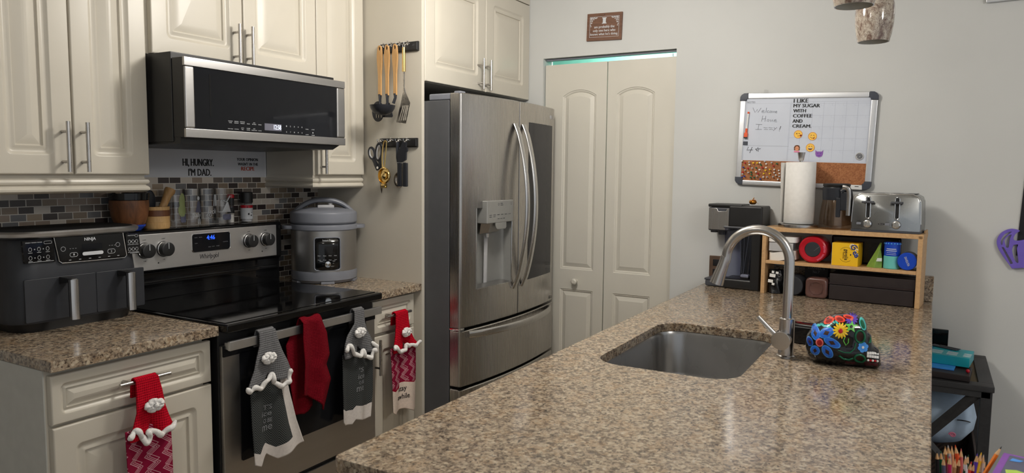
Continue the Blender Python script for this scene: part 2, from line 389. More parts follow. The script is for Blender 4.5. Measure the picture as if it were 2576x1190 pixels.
        for v in t.verts:
            x = fx0+(v.co.x-a)/(b-a)*(fx1-fx0); z = fz0+(v.co.y-c)/(d-c)*(fz1-fz0)
            if rot: x, z = mx+(x-mx)*cr-(z-mz)*sr, mz+(x-mx)*sr+(z-mz)*cr
            yy = y - (depth if v in top else 0)
            if warp: yy += warp(x, z)
            v.co = Vector((x, yy, z))
        bmesh.ops.recalc_face_normals(t, faces=t.faces)
        return s._add(t, mi, X)
    def grid(s, fn, nu, nv, mi=0, mfn=None, X=None):
        t = bmesh.new(); V = [[t.verts.new(fn(i/nu, j/nv)) for i in range(nu+1)] for j in range(nv+1)]
        fs = []
        for j in range(nv):
            for i in range(nu):
                f = t.faces.new((V[j][i], V[j][i+1], V[j+1][i+1], V[j+1][i])); fs.append((f, (i+.5)/nu, (j+.5)/nv))
        mis = [(mfn(u, v) if mfn else mi) for _, u, v in fs]
        if X is not None: bmesh.ops.transform(t, matrix=X, verts=t.verts)
        for (f, _, _), m_ in zip(fs, mis): f.material_index = m_
        me = bpy.data.meshes.new('t'); t.to_mesh(me); t.free(); s.bm.from_mesh(me); bpy.data.meshes.remove(me)
        return s
    def sphere(s, c, r, seg=16, mi=0, sc_=(1, 1, 1), X=None):
        n = max(6, seg//2)
        return s.lathe([(r*math.sin(PI*i/n)+1e-5, -r*math.cos(PI*i/n)*sc_[2]/1) for i in range(n+1)], c, seg, mi, X)

def ell(cx, cz, rx, rz, n=20, a0=0, rot=0):
    return [(cx+rx*math.cos(a)*math.cos(rot)-rz*math.sin(a)*math.sin(rot), cz+rx*math.cos(a)*math.sin(rot)+rz*math.sin(a)*math.cos(rot)) for a in (a0+2*PI*i/n for i in range(n))]
def rr(x0, x1, z0, z1, r, n=5):
    out = []
    for cx, cz, a in ((x1-r, z0+r, -PI/2), (x1-r, z1-r, 0), (x0+r, z1-r, PI/2), (x0+r, z0+r, PI)):
        out += [(cx+r*math.cos(a+PI/2*i/n), cz+r*math.sin(a+PI/2*i/n)) for i in range(n+1)]
    return out
def arc(c, r, a0, a1, n, plane='xz', y=0):
    out = []
    for i in range(n+1):
        a = math.radians(a0+(a1-a0)*i/n); u, v = c[0]+r*math.cos(a), c[1]+r*math.sin(a)
        out.append((u, y, v) if plane == 'xz' else ((u, v, y) if plane == 'xy' else (y, u, v)))
    return out
def smooth(pts, n=6):
    """Catmull-Rom through points"""
    P = [Vector(p) for p in pts]; out = []
    for i in range(len(P)-1):
        a, b, c, d = P[max(i-1, 0)], P[i], P[i+1], P[min(i+2, len(P)-1)]
        for k in range(n):
            t = k/n; out.append(.5*((2*b)+(c-a)*t+(2*a-5*b+4*c-d)*t*t+(3*b-a-3*c+d)*t**3))
    out.append(P[-1]); return out
def lerp_tab(tab, v):
    if v <= tab[0][0]: return tab[0][1]
    for (a, p), (b, q) in zip(tab, tab[1:]):
        if v <= b: return p+(q-p)*(v-a)/(b-a)
    return tab[-1][1]
def up_tab(tab): return sorted(tab)

# ---------------------------------------------------------------- object helpers
WM = {}
def mesh_obj(name, mb, mats, sm=35, solid=0):
    me = bpy.data.meshes.new(name); mb.bm.to_mesh(me); mb.bm.free()
    for m_ in (mats if isinstance(mats, (list, tuple)) else [mats]): me.materials.append(M[m_] if isinstance(m_, str) else m_)
    if sm:
        me.polygons.foreach_set('use_smooth', [True]*len(me.polygons)); me.set_sharp_from_angle(angle=math.radians(sm))
    o = bpy.data.objects.new(name, me); COL.objects.link(o)
    if sm and sm <= 40 and len(me.polygons) < 6000:
        wn = o.modifiers.new('weighted_normals', 'WEIGHTED_NORMAL'); wn.keep_sharp = True
    if solid:
        md = o.modifiers.new('thickness', 'SOLIDIFY'); md.thickness = solid; md.offset = 0
    return o
def tag(o, label=None, cat=None, group=None, kind=None):
    if label: o['label'] = label
    if cat: o['category'] = cat
    if group: o['group'] = group
    if kind: o['kind'] = kind
    return o
def thing(name, label, cat, loc=(0, 0, 0), rotz=0, group=None, tilt=None):
    o = bpy.data.objects.new(name, None); COL.objects.link(o); o.empty_display_size = .05
    m = Matrix.Translation(loc) @ Matrix.Rotation(math.radians(rotz), 4, 'Z')
    if tilt: m = m @ Matrix.Rotation(math.radians(tilt[0]), 4, tilt[1])
    o.matrix_world = m; WM[o] = m
    return tag(o, label, cat, group)
def part(name, mb, mats, parent, world=False, sm=35, label=None, solid=0):
    """a child mesh; world=True when its shapes were given in room coordinates"""
    if world: bmesh.ops.transform(mb.bm, matrix=WM[parent].inverted(), verts=mb.bm.verts)
    o = mesh_obj(name, mb, mats, sm, solid); o.parent = parent; WM[o] = WM[parent]
    if label: o['label'] = label
    return o
def solo(name, mb, mats, label, cat, loc=(0, 0, 0), rotz=0, group=None, world=False, sm=35, solid=0, tilt=None):
    m = Matrix.Translation(loc) @ Matrix.Rotation(math.radians(rotz), 4, 'Z')
    if tilt: m = m @ Matrix.Rotation(math.radians(tilt[0]), 4, tilt[1])
    if world: bmesh.ops.transform(mb.bm, matrix=m.inverted(), verts=mb.bm.verts)
    o = mesh_obj(name, mb, mats, sm, solid); o.matrix_world = m; WM[o] = m
    return tag(o, label, cat, group)
def struct(name, mb, mats, parent=None, sm=35):
    o = mesh_obj(name, mb, mats, sm); WM[o] = Matrix.Identity(4)
    if parent: o.parent = parent
    else: o['kind'] = 'structure'
    return o
def dup(root, loc=None, label=None, group=None):
    """a copy of a thing with copies of its parts and sub-parts"""
    r = root.copy(); COL.objects.link(r); m = WM[root].copy()
    if loc is not None: m.translation = loc; r.matrix_world = m
    WM[r] = m
    if label: r['label'] = label
    if group: r['group'] = group
    for ch in list(root.children):
        c = ch.copy(); COL.objects.link(c); c.parent = r; WM[c] = m
        for g in list(ch.children):
            d = g.copy(); COL.objects.link(d); d.parent = c; WM[d] = m
    return r

# ---------------------------------------------------------------- the setting
H0 = 1.4236
def rs(pts, c, c2):      # slide points measured on plane y=c to plane y=c2
    k = c2/c; return [(x*k, H0+(z-H0)*k) for x, z in pts]
XW = 3.6226; YW = 2.63; ZI = .879
struct('floor', MB().box(-1.6, 4.6, -3.2, 2.75, -.1, 0), 'floor')
struct('ceiling', MB().box(-1.6, 4.6, -3.2, 2.75, 2.44, 2.54), 'ceil')
wl = struct('wall_left', MB().box(-1.6, 4.6, YW, YW+.12, 0, 2.44), 'wall')
mb = MB().box(-1.6, 2.629, YW-.008, YW+.002, .90, 1.3885, mi=0)
bk = struct('tile_backsplash', mb, 'tile', wl)
for v in bk.data.vertices: v.co.z -= 1.3885; v.co.x -= 1.7742
bk.location = (1.7742, 0, 1.3885)
struct('white_panel', MB().box(1.50, 2.312, YW-.006, YW+.002, 1.3885, 1.56), 'white_wall', wl)
XF = Matrix.Translation((XW, 0, 0)) @ Matrix.Rotation(-PI/2, 4, 'Z')   # local x -> -Y, local y -> +X (into the far wall)
struct('wall_far', MB().shape([[(-2.63, 0), (-1.9, 0), (-1.9, 2.046), (-1.147, 2.046), (-1.147, 0), (3.2, 0), (3.2, 2.44), (-2.63, 2.44)]], 0, .12, X=XF), 'wall')
struct('wall_light_block', MB().box(-1.6, -1.5, .5, 2.63, 0, 2.44), 'wall')  # unseen wall piece added to block ambient light from behind
pw = struct('wall_pantry', MB().box(4.32, 4.40, .6, 2.63, 0, 2.44).box(XW+.12, 4.32, .52, .60, 0, 2.44), 'mint')

# bifold pantry door, two leaves of moulded panels
d1 = thing('door_1', None, None, (XW+.022, 1.525, 0)); d1['kind'] = 'structure'; d1.matrix_world = d1.matrix_world @ Matrix.Rotation(-PI/2, 4, 'Z'); WM[d1] = d1.matrix_world.copy()
def leaf(x0, x1, ztop):
    m_ = MB(); z0 = .012; a0, a1 = x0+.107, x1-.06
    if x0 > -.1: a0, a1 = x0+.052, x1-.108
    def arched(i, d):
        xs0, xs1, zb, zs = a0+i, a1-i, .886+i, 1.838-i*.8
        wd = (a1-a0)/2; sag = .033; R = (wd*wd+sag*sag)/(2*sag); cx = (a0+a1)/2; cz = 1.838+sag-R
        Ri = R-i; out = [(xs0, zb), (xs1, zb)]
        for k in range(13):
            x = xs1+(xs0-xs1)*k/12; out.append((x, cz+math.sqrt(Ri*Ri-(x-cx)**2)))
        return [(x, d, z) for x, z in out]
    def rect(i, d): return [(x, d, z) for x, z in ((a0+i, .12+i), (a1-i, .12+i), (a1-i, .774-i), (a0+i, .774-i))]
    outer = rr(x0, x1, z0, ztop, .002, 2)
    m_.shape([outer, [(x, z) for x, _, z in arched(0, 0)], [(x, z) for x, _, z in rect(0, 0)]], 0, .034)
    prof = [(0, 0), (.004, .004), (.008, .004), (.014, .010), (.034, .003), (.036, .0015)]
    for fn in (arched, rect): m_.loft([fn(i, d) for i, d in prof], cap1=True)
    return m_
LW = (1.894-1.150)/2
lf = part('leaf', leaf(-.369, -.0025, 2.0115), 'doorp', d1, sm=25)
part('knob', MB().lathe([(.010, 0), (.009, -.012), (.014, -.018), (.018, -.027), (.017, -.034), (.010, -.039)], (-.163, 0, .823), 24, ax='Y'), 'doorp', lf, label='round cream door knob')
part('leaf', leaf(.0025, .371, 2.0115), 'doorp', d1, sm=25)
part('track', MB().box(-.37, .37, .004, .030, 2.035, 2.0455, .002), 'grey', d1)
part('pivot_pin', MB().cyl((-.34, .02, 2.008), (-.34, .02, 2.03), .004).cyl((.345, .02, 2.008), (.345, .02, 2.03), .004), 'chrome', d1)

# ---------------------------------------------------------------- cabinets
def panel_door(m_, x0, x1, z0, z1, yf, th=.02, fr=.063, k=1):
    def ring(i, dy, r): return [(x, yf+dy, z) for x, z in rr(x0+i, x1-i, z0+i, z1-i, r, 4)]
    m_.loft([ring(0, th, .001), ring(0, .004, .001), ring(.002, .001, .002), ring(.005, 0, .003), ring(fr-.006, 0, .018), ring(fr-.003, .0008, .017), ring(fr+.003*k, .0075, .014*k+.001),
             ring(fr+.010*k, .0090, .009*k), ring(fr+.016*k, .0065, .005*k), ring(fr+.022*k, .0050, .003*k), ring(fr+.0245*k, .0115, .002*k), ring(fr+.028*k, .0118, .0015*k), ring(fr+.054*k, .0012, .0006)], cap0=True, cap1=True)
    return m_
def bar_handle(p0, p1, off, r=.006):
    """bar pull from p0 to p1 with two posts going back by off in +y"""
    m_ = MB(); a, b = Vector(p0), Vector(p1); m_.cyl(a, b, r, seg=14)
    for t in (.2, .8):
        q = a.lerp(b, t); m_.cyl(q, q+Vector((0, off, 0)), r*.8, seg=10)
    return m_
RAIL = [(-.012, 0), (.006, .002), (.013, .008), (.014, .014), (.009, .021), (.004, .024), (.004, .026), (.011, .030), (.013, .036), (.010, .043), (.003, .046), (.001, .050), (.001, .058), (-.012, .058)]
def light_rail(x0, x1, yf, zb, left_side):
    rings = []
    pts = [('R', x1), ('L', x0)] if left_side else [('Lx', x0), ('R', x1)]
    def ring(fx, fy): return [(fx(o), fy(o), zb+h) for o, h in RAIL]
    if left_side: R = [ring(lambda o: x1, lambda o: yf-o), ring(lambda o: x0-o, lambda o: yf-o), ring(lambda o: x0-o, lambda o: YW-.008)]
    else: R = [ring(lambda o: x0, lambda o: yf-o), ring(lambda o: x1+o, lambda o: yf-o), ring(lambda o: x1+o, lambda o: YW-.008)]
    return MB().loft(R, cap0=True, cap1=True)
GU = 'cream wall cabinets'
c = thing('wall_cabinet', 'cream two-door wall cabinet above the air fryer', 'cabinet', (1.2875, YW, 1.40), group=GU)
part('carcass', MB().box(1.030, 1.545, 2.333, YW-.009, 1.40, 2.36, .001), 'cream', c, True)
for x0, x1, hx in ((1.036, 1.2845, 1.2525), (1.289, 1.538, 1.3115)):
    d = part('door', panel_door(MB(), x0, x1, 1.402, 2.352, 2.312), 'cream', c, True)
    part('handle', bar_handle((hx, 2.277, 1.410), (hx, 2.277, 1.563), .036), 'bar', d, True, label='brushed steel bar handle')
part('light_rail', light_rail(1.030, 1.530, 2.336, 1.342, False), 'cream', c, True)
c = thing('wall_cabinet', 'cream two-door wall cabinet above the microwave', 'cabinet', (1.93, YW, 1.81), group=GU)
part('carcass', MB().box(1.5475, 2.310, 2.333, YW-.009, 1.8105, 2.36, .001), 'cream', c, True)
for x0, x1, hx in ((1.559, 1.938, 1.8955), (1.942, 2.3205, 1.9563)):
    d = part('door', panel_door(MB(), x0, x1, 1.8125, 2.352, 2.312), 'cream', c, True)
    part('handle', bar_handle((hx, 2.277, 1.8165), (hx, 2.277, 1.9645), .036), 'bar', d, True, label='brushed steel bar handle')
c = thing('wall_cabinet', 'narrow cream single-door wall cabinet above the pressure cooker', 'cabinet', (2.47, YW, 1.40), group=GU)
part('carcass', MB().box(2.3125, 2.6275, 2.333, YW-.009, 1.40, 2.36, .001), 'cream', c, True)
d = part('door', panel_door(MB(), 2.3235, 2.620, 1.402, 2.352, 2.312), 'cream', c, True)
part('handle', bar_handle((2.339, 2.277, 1.406), (2.339, 2.277, 1.560), .036), 'bar', d, True, label='brushed steel bar handle')
part('light_rail', light_rail(2.3135, 2.624, 2.336, 1.342, True), 'cream', c, True)
solo('end_panel', MB().box(2.6292, 2.6492, 1.985, YW-.002, 0, 2.42, .0008), 'cream', 'tall cream side panel between counter and fridge, utensils hung on it', 'panel', (2.639, 2.3, 0), world=True)
c = thing('wall_cabinet', 'cream two-door cabinet above the fridge', 'cabinet', (3.135, YW, 1.82), group=GU)
part('carcass', MB().box(2.6505, 3.6195, 2.006, YW-.002, 1.8215, 2.42, .001), 'cream', c, True)
for x0, x1, hx in ((2.655, 3.161, 3.090), (3.165, 3.6185, 3.159)):
    d = part('door', panel_door(MB(), x0, x1, 1.8235, 2.3395, 1.985, fr=.075), 'cream', c, True)
    part('handle', bar_handle((hx, 1.95, 1.829), (hx, 1.95, 1.979), .036), 'bar', d, True, label='brushed steel bar handle')
part('top_rail', MB().box(2.6505, 3.6195, 1.985, 2.006, 2.343, 2.42, .002), 'cream', c, True)

GB = 'cream base cabinets'
c = thing('base_cabinet', 'cream base cabinet left of the stove, red towel on its drawer', 'cabinet', (1.27, YW, 0), group=GB)
part('carcass', MB().box(1.024, 1.512, 2.031, YW-.009, .10, .8815, .001).box(1.03, 1.51, 2.10, YW-.009, 0, .10), 'cream', c, True)
part('side_panel', MB().box(1.021, 1.0245, 2.031, YW-.009, .10, .8815), 'side', c, True, label='greyish white cabinet side')
d = part('drawer_front', panel_door(MB(), 1.030, 1.5287, .7305, .8665, 2.010, fr=.028, k=.6), 'cream', c, True)
part('handle', bar_handle((1.199, 1.975, .8045), (1.357, 1.975, .8045), .036), 'bar', d, True, label='brushed steel bar handle')
part('door', panel_door(MB(), 1.031, 1.5287, .108, .722, 2.010), 'cream', c, True)
c = thing('base_cabinet', 'narrow cream base cabinet between stove and fridge panel', 'cabinet', (2.47, YW, 0), group=GB)
part('carcass', MB().box(2.325, 2.6275, 2.031, YW-.009, .10, .8815, .001).box(2.33, 2.62, 2.10, YW-.009, 0, .10), 'cream', c, True)
d = part('drawer_front', panel_door(MB(), 2.3235, 2.6044, .7305, .8715, 2.010, fr=.028, k=.6), 'cream', c, True)
part('handle', bar_handle((2.373, 1.975, .805), (2.536, 1.975, .805), .036), 'bar', d, True, label='brushed steel bar handle')
d = part('door', panel_door(MB(), 2.3235, 2.6044, .108, .7177, 2.010), 'cream', c, True)
part('handle', bar_handle((2.330, 1.975, .561), (2.330, 1.975, .713), .036), 'bar', d, True, label='brushed steel bar handle')

GC = 'granite worktops by the wall'
solo('countertop', MB().box(1.0195, 1.543, 1.985, YW-.009, .882, .914, .003), 'granite', 'brown speckled granite worktop under the air fryer', 'countertop', (1.28, 2.3, .882), group=GC, world=True)
solo('countertop', MB().box(2.314, 2.6285, 1.985, YW-.009, .882, .914, .003), 'granite', 'short brown speckled granite worktop under the pressure cooker', 'countertop', (2.47, 2.3, .882), group=GC, world=True)

# ---------------------------------------------------------------- stove
R0, R1 = 1.547, 2.309
st = thing('stove', 'black and stainless electric stove with ceramic top', 'stove', (1.928, 2.3, 0))
part('body', MB().box(R0, R1, 2.0, 2.60, .02, .898, .004), 'black', st, True)
ct = MB().box(R0-.002, R1+.002, 1.947, 2.545, .893, .9215, .006, 3)
ct.box(R0+.012, R1-.012, 1.975, 2.52, .9215, .9235, .0008, 1)
part('cooktop', ct, 'ctop', st, True)
bg = MB().box(R0, R1, 2.525, 2.622, 1.03, 1.193, .012, 3).box(R0+.004, R1-.004, 2.542, 2.60, .90, 1.03, .003).box(R0+.02, R1-.02, 2.528, 2.56, .985, 1.0, .003)
bgo = part('backguard', bg, 'gloss', st, True)
pn = part('control_panel', MB().box(1.586, 2.271, 2.519, 2.53, 1.042, 1.179, .003), 'litsteel', st, True)
pr = MB().text('Whirlpool', (1.877, 1.966, 1.058, 1.083), 2.5188, shear=.15)
pr.tube([(1.93, 2.5186, 1.052), (1.945, 2.5186, 1.062), (1.955, 2.5186, 1.086)], [.0003, .001, .0003], 6)
for dx in (1.697, 2.189): pr.cyl((dx, 2.5186, 1.0675), (dx, 2.519, 1.0675), .003)
for kx in (1.643, 1.7206, 2.119, 2.2096):
    pr.text('OFF', (kx-.007, kx+.007, 1.156, 1.160), 2.5188); pr.text('HI', (kx-.004, kx+.004, 1.077, 1.081), 2.5188)
part('lettering', pr, 'ink', pn, True)
dsp = part('clock_display', MB().shape([rr(1.843, 2.021, 1.0945, 1.165, .010)], 2.516, 2.521, bev=.001), 'dkglass', st, True)
part('rim', MB().tube([(x, 2.518, z) for x, z in rr(1.842, 2.022, 1.0935, 1.166, .011)], .0015, 8, loop=True), 'chrome', dsp, True)
part('time_digits', MB().text('4:46', (1.9085, 1.947, 1.139, 1.157), 2.5158, bold=.02), 'blueled', dsp, True)
mk = MB()
for t, f in (('BAKE', (1.853, 1.866, 1.150, 1.153)), ('BROIL', (1.873, 1.888, 1.150, 1.153)), ('CLEAN', (1.853, 1.866, 1.127, 1.130)), ('ON', (1.915, 1.926, 1.108, 1.112)), ('OFF', (1.932, 1.945, 1.109, 1.112)), ('START', (1.953, 1.968, 1.109, 1.113)), ('CANCEL', (1.985, 2.010, 1.124, 1.127))): mk.text(t, f, 2.5158)
part('button_print', mk, 'dim', dsp, True)
for kx in (1.643, 1.7206, 2.119, 2.2096):
    k_ = part('knob', MB().lathe([(.030, 0), (.030, -.003), (.0275, -.006), (.0275, -.014), (.026, -.030), (.022, -.032), (.0001, -.032)], (kx, 2.519, 1.119), 36, ax='Y'), 'black', st, True)
    part('pointer', MB().box(kx-.001, kx+.001, 2.4862, 2.488, 1.121, 1.144), 'pale', k_, True)
    part('collar', MB().lathe([(.0285, -.0055), (.0285, -.009), (.027, -.0095)], (kx, 2.519, 1.119), 36, ax='Y', cap0=False, cap1=False), 'chrome', k_, True)
dr = part('oven_door', MB().box(1.5505, 2.3015, 1.982, 2.0, .302, .845, .003), 'steel', st, True)
dg = MB().shape([rr(1.5512, 2.3008, .8085, .8445, .002, 2)], 1.979, 1.984).shape([rr(1.617, 2.244, .437, .81, .006, 3)], 1.979, 1.984)
part('glass', dg, 'dkglass', dr, True)
hd = MB().box(1.5515, 2.3045, 1.945, 1.958, .834, .865, .0025, 2)
for hx in (1.566, 2.290): hd.box(hx-.008, hx+.008, 1.955, 1.981, .834, .858, .002)
part('handle', hd, 'ovenbar', dr, True)
part('drawer', MB().box(1.5505, 2.3015, 1.984, 2.0, .05, .285, .003), 'steel', st, True)

# ---------------------------------------------------------------- microwave
mw = thing('microwave', 'black and stainless over-the-range microwave', 'microwave', (1.926, 2.4, 1.51))
part('body', MB().box(1.549, 2.3075, 2.20, YW-.009, 1.512, 1.809, .003), 'black', mw, True)
part('underside', MB().loft([[(1.553, y, z), (2.26, y, z), (2.30, y, 1.527), (1.553, y, 1.527)] for y, z in ((2.165, 1.507), (2.60, 1.500))], cap0=True, cap1=True), 'black', mw, True)
md = part('door', MB().box(1.5515, 2.3025, 2.141, 2.1985, 1.5265, 1.7885, .003), 'black', mw, True)
part('top_trim', MB().box(1.5515, 2.3025, 2.134, 2.145, 1.760, 1.7885, .002), 'steel', md, True)
part('bottom_trim', MB().box(1.5515, 2.3025, 2.134, 2.145, 1.5262, 1.556, .002), 'steel', md, True)
for a, b in ((1.5518, 1.589), (2.2555, 2.3022)): part('side_trim', MB().box(a, b, 2.1335, 2.145, 1.5565, 1.7595, .006, 3), 'steel', md, True)
gl = part('glass', MB().box(1.589, 2.2555, 2.138, 2.145, 1.556, 1.760), 'dkglass', md, True)
part('window_edge', MB().box(1.648, 1.6535, 2.1374, 2.1385, 1.600, 1.742), 'gloss', gl, True)
dp = part('display', MB().box(1.8805, 1.9605, 2.1370, 2.1385, 1.567, 1.592), 'lcd', gl, True)
part('time_digits', MB().text('12:58', (1.924, 1.9585, 1.572, 1.589), 2.1368, bold=.012), 'whiteled', gl, True)
mk = MB()
rows = ((('SENSOR', 'COOK'), ('SENSOR', 'REHEAT'), ('DEFROST', 'WEIGHT'), ('', 'MODE'), ('ADD', '30 SEC'), ('', 'TIMER')), (('', 'POPCORN'), ('', 'POTATO'), ('AUTO', 'WET'), ('POWER', 'LEVEL'), ('ADD', 'FUNCTION'), ('', 'CLOCK')))
for r, row in enumerate(rows):
    for i, two in enumerate(row):
        x = 1.730+i*.0257
        for j, t in enumerate(two):
            z = 1.592-r*.0215-j*.0055
            if t: mk.text(t, (x-.0015*len(t), x+.0015*len(t), z-.003, z), 2.1372)
for i, t in enumerate('1234567890'):
    x = 1.985+(i % 5)*.0196; z = 1.590-(i//5)*.0215; mk.text(t, (x-.0018, x+.0018, z-.005, z), 2.1372, bold=.01)
for t, x, z in (('CANCEL', 2.09, 1.583), ('OFF', 2.09, 1.562), ('START', 2.122, 1.583), ('ENTER', 2.122, 1.561)): mk.text(t, (x-.008, x+.008, z-.003, z), 2.1372)
mk.shape([[(2.119, 1.566), (2.119, 1.572), (2.125, 1.569)]], 2.1368, 2.1374)
part('button_print', mk, 'pale', gl, True)

# ---------------------------------------------------------------- air fryer
af = thing('air_fryer', 'charcoal two-drawer air fryer on the left worktop', 'air fryer', (1.33, 2.49, .914))
def afring(x0, x1, y0, y1, z, r): return [(x, y, z) for x, y in rr(x0, x1, y0, y1, r, 6)]
b = MB().loft([afring(1.118, 1.533, 2.362, 2.618, .944, .07), afring(1.115, 1.535, 2.358, 2.62, .965, .07), afring(1.120, 1.530, 2.359, 2.62, 1.085, .07), afring(1.130, 1.517, 2.362, 2.62, 1.198, .07), afring(1.134, 1.513, 2.366, 2.617, 1.204, .068)], cap0=True, cap1=True)
part('body', b, 'charcoal', af, True, sm=50)
part('base', MB().loft([afring(1.14, 1.51, 2.382, 2.60, .914, .06), afring(1.125, 1.525, 2.372, 2.61, .946, .066)], cap0=True, cap1=True), 'black', af, True)
lid = part('lid', MB().loft([afring(1.112, 1.542, 2.352, 2.622, 1.207, .085), afring(1.102, 1.550, 2.346, 2.622, 1.212, .09), afring(1.100, 1.551, 2.344, 2.622, 1.222, .09), afring(1.106, 1.546, 2.349, 2.621, 1.227, .088)], cap0=True, cap1=True), 'ovenbar', af, True, label='flat lid with a polished metal rim')
part('lid_top', MB().loft([afring(1.116, 1.536, 2.360, 2.612, 1.2265, .08), afring(1.118, 1.534, 2.362, 2.610, 1.2285, .08)], cap0=True, cap1=True), 'matblack', lid, True)
cp = part('control_panel', MB().shape([[(1.2365, 1.2055), (1.2495, 1.132), (1.258, 1.1245), (1.462, 1.1225), (1.4685, 1.129), (1.4585, 1.2055)]], 2.3535, 2.366, bev=.001), 'gloss', af, True)
part('trim_line', MB().tube([(x, 2.3535, z) for x, z in ((1.2365, 1.206), (1.2495, 1.131), (1.258, 1.1240), (1.462, 1.1220), (1.4695, 1.129), (1.459, 1.206))], .0016, 8), 'chrome', cp, True)
pr = MB().text('NINJA', (1.330, 1.367, 1.186, 1.199), 2.3534, bold=.025)
pr.text('1', (1.294, 1.297, 1.145, 1.151), 2.3534); pr.text('2', (1.4155, 1.4195, 1.145, 1.151), 2.3534)
for x0, x1, z0, z1 in ((1.283, 1.307, 1.141, 1.154), (1.405, 1.43, 1.141, 1.155)): pr.tube([(x, 2.3534, z) for x, z in rr(x0, x1, z0, z1, .006)], .0006, 6, loop=True)
for i in range(6): pr.box(1.279+i*.0316, 1.286+i*.0316, 2.353, 2.3534, 1.1305, 1.132)
for cx in (1.263, 1.440): pr.tube([(x, 2.3534, z) for x, z in ell(cx, 1.168, .007, .007)], .0005, 6, loop=True)
for cx in (1.283, 1.410):
    for k in range(3): pr.tube([(cx+k*.0085, 2.3534, 1.168), (cx+k*.0085+.002, 2.3534, 1.1665), (cx+k*.0085+.004, 2.3534, 1.168)], .0004, 5)
part('lettering', pr, 'pale', cp, True)
part('select_bar', MB().shape([rr(1.322, 1.390, 1.1415, 1.153, .0055)], 2.3522, 2.354, bev=.0003), 'pale', cp, True)
part('screen', MB().box(1.321, 1.387, 2.3532, 2.354, 1.160, 1.178), 'dkglass', cp, True)
for nm, x0, x1, mi in (('cooking_chart', 1.150, 1.234, 0), ('cooking_chart', 1.473, 1.516, 0)):
    s_ = part(nm, MB().shape([[(x0, 1.133), (x1+.005*(x0 < 1.3)+.008*(x0 > 1.3), 1.131), (x1, 1.199), (x0-.004, 1.201)]], 2.3545, 2.364), 'gloss', af, True, label='black sticker chart with white print')
    m_ = MB(); w_ = x1-x0
    m_.text('SMART FINISH MODE' if x0 < 1.3 else 'MATCH', (x0+.004, x0+w_*.62, 1.1935, 1.1965), 2.3543)
    m_.tube([(x, 2.3543, z) for x, z in rr(x0+w_*.68, x1-.004, 1.189, 1.197, .003)], .0004, 5, loop=True)
    for r in range(2):
        for i in range(3):
            cx = x0+w_*(.2+.3*i); cz = 1.174-r*.026
            m_.tube([(x, 2.3543, z) for x, z in ell(cx, cz, .0045, .006, 10)], .0005, 5, loop=True); m_.box(cx-.006, cx+.006, 2.354, 2.3543, cz-.0105, cz-.0095)
            if i < 2: m_.box(cx+w_*.15-.002, cx+w_*.15+.002, 2.354, 2.3543, cz-.0005, cz+.0005).box(cx+w_*.15-.0005, cx+w_*.15+.0005, 2.354, 2.3543, cz-.002, cz+.002)
    m_.box(x0+.01, x1, 2.354, 2.3543, 1.1345, 1.1355)
    part('print', m_, 'pale', s_, True)
for x0, x1, hx in ((1.147, 1.3635, 1.263), (1.3655, 1.5315, 1.4505)):
    dw = part('drawer', MB().shape([rr(x0, x1, .950, 1.082, .004)], 2.3565, 2.364, bev=.001), 'charcoal', af, True)
    hn = MB().loft([[(hx-.016, 2.353, z) for z in (1.060, 1.0815)] + [(hx+.010, 2.353, z) for z in (1.0815, 1.060)], [(hx-.012, 2.315, z) for z in (1.066, 1.080)] + [(hx+.012, 2.315, z) for z in (1.080, 1.066)]], cap0=True, cap1=True)
    hn.box(hx-.012, hx+.012, 2.296, 2.317, .955, 1.080, .005, 3)
    ho = part('handle', hn, 'black', dw, True)
    part('handle_face', MB().loft([[(hx-.0135+o, y, z) for o, y in ((0, 2.306), (.001, 2.297), (.006, 2.292), (.0135, 2.2905), (.021, 2.292), (.026, 2.297), (.027, 2.306))] for z in (.951, 1.0765)], closed=True, cap0=True, cap1=True), 'fhandle', dw, True, label='polished metal handle front')

# ---------------------------------------------------------------- pressure cooker
pc = thing('pressure_cooker', 'grey and stainless electric pressure cooker on the short worktop', 'pressure cooker', (2.467, 2.425, .9142), -40)
part('base', MB().lathe([(.125, 0), (.135, .004), (.138, .010), (.147, .016), (.149, .040), (.147, .056)], seg=64), 'grey', pc)
for a in (20, 90, 160, 270): part('foot', MB().box(-.03, .03, -.146, -.11, -.0001, .012, .003, X=Matrix.Rotation(math.radians(a-90), 4, 'Z')), 'grey', pc)
part('body', MB().lathe([(.146, .055), (.1465, .06), (.1465, .236), (.146, .24)], seg=64, cap0=False, cap1=False), 'steel', pc)
rm = MB().lathe([(.147, .238), (.151, .242), (.152, .256), (.150, .264), (.135, .266)], seg=64, cap0=False)
part('rim', rm, 'grey', pc)
for sg in (-1, 1):
    h = MB().loft([[(sg*(.140+.052*math.cos(t)*.9), .045*math.sin(t)*k, z) for t in [PI/2-PI*i/16 for i in range(17)]] for k, z in ((1, .243), (1.05, .250), (1, .258))], closed=True, cap0=True, cap1=True)
    part('side_handle', h, 'grey', pc)
part('lid', MB().lathe([(.140, .266), (.148, .272), (.150, .278), (.150, .312), (.147, .319), (.135, .326), (.11, .332), (.06, .338), (.0001, .339)], seg=64), 'grey', pc)
hp = [(-.125, 0, .320), (-.105, 0, .338), (-.075, 0, .357), (-.04, 0, .369), (0, 0, .3725), (.04, 0, .369), (.075, 0, .357), (.105, 0, .338), (.125, 0, .320)]
part('lid_handle', MB().tube(smooth(hp, 4), [.012]*33, 12, flat=2.1, up=(0, 1, 0)), 'grey', pc)
part('valve', MB().box(-.03, .045, -.03, .03, .334, .350, .005).cyl((.03, 0, .348), (.03, 0, .358), .010), 'lgrey', pc)
def potwarp(x, z): return .1485-math.sqrt(max(0, .1485**2-x*x))
pp = MB().loft([[(x, -.1485+potwarp(x, 0)-o, z) for x in xs_] for z, o in () for xs_ in ()]) if False else MB()
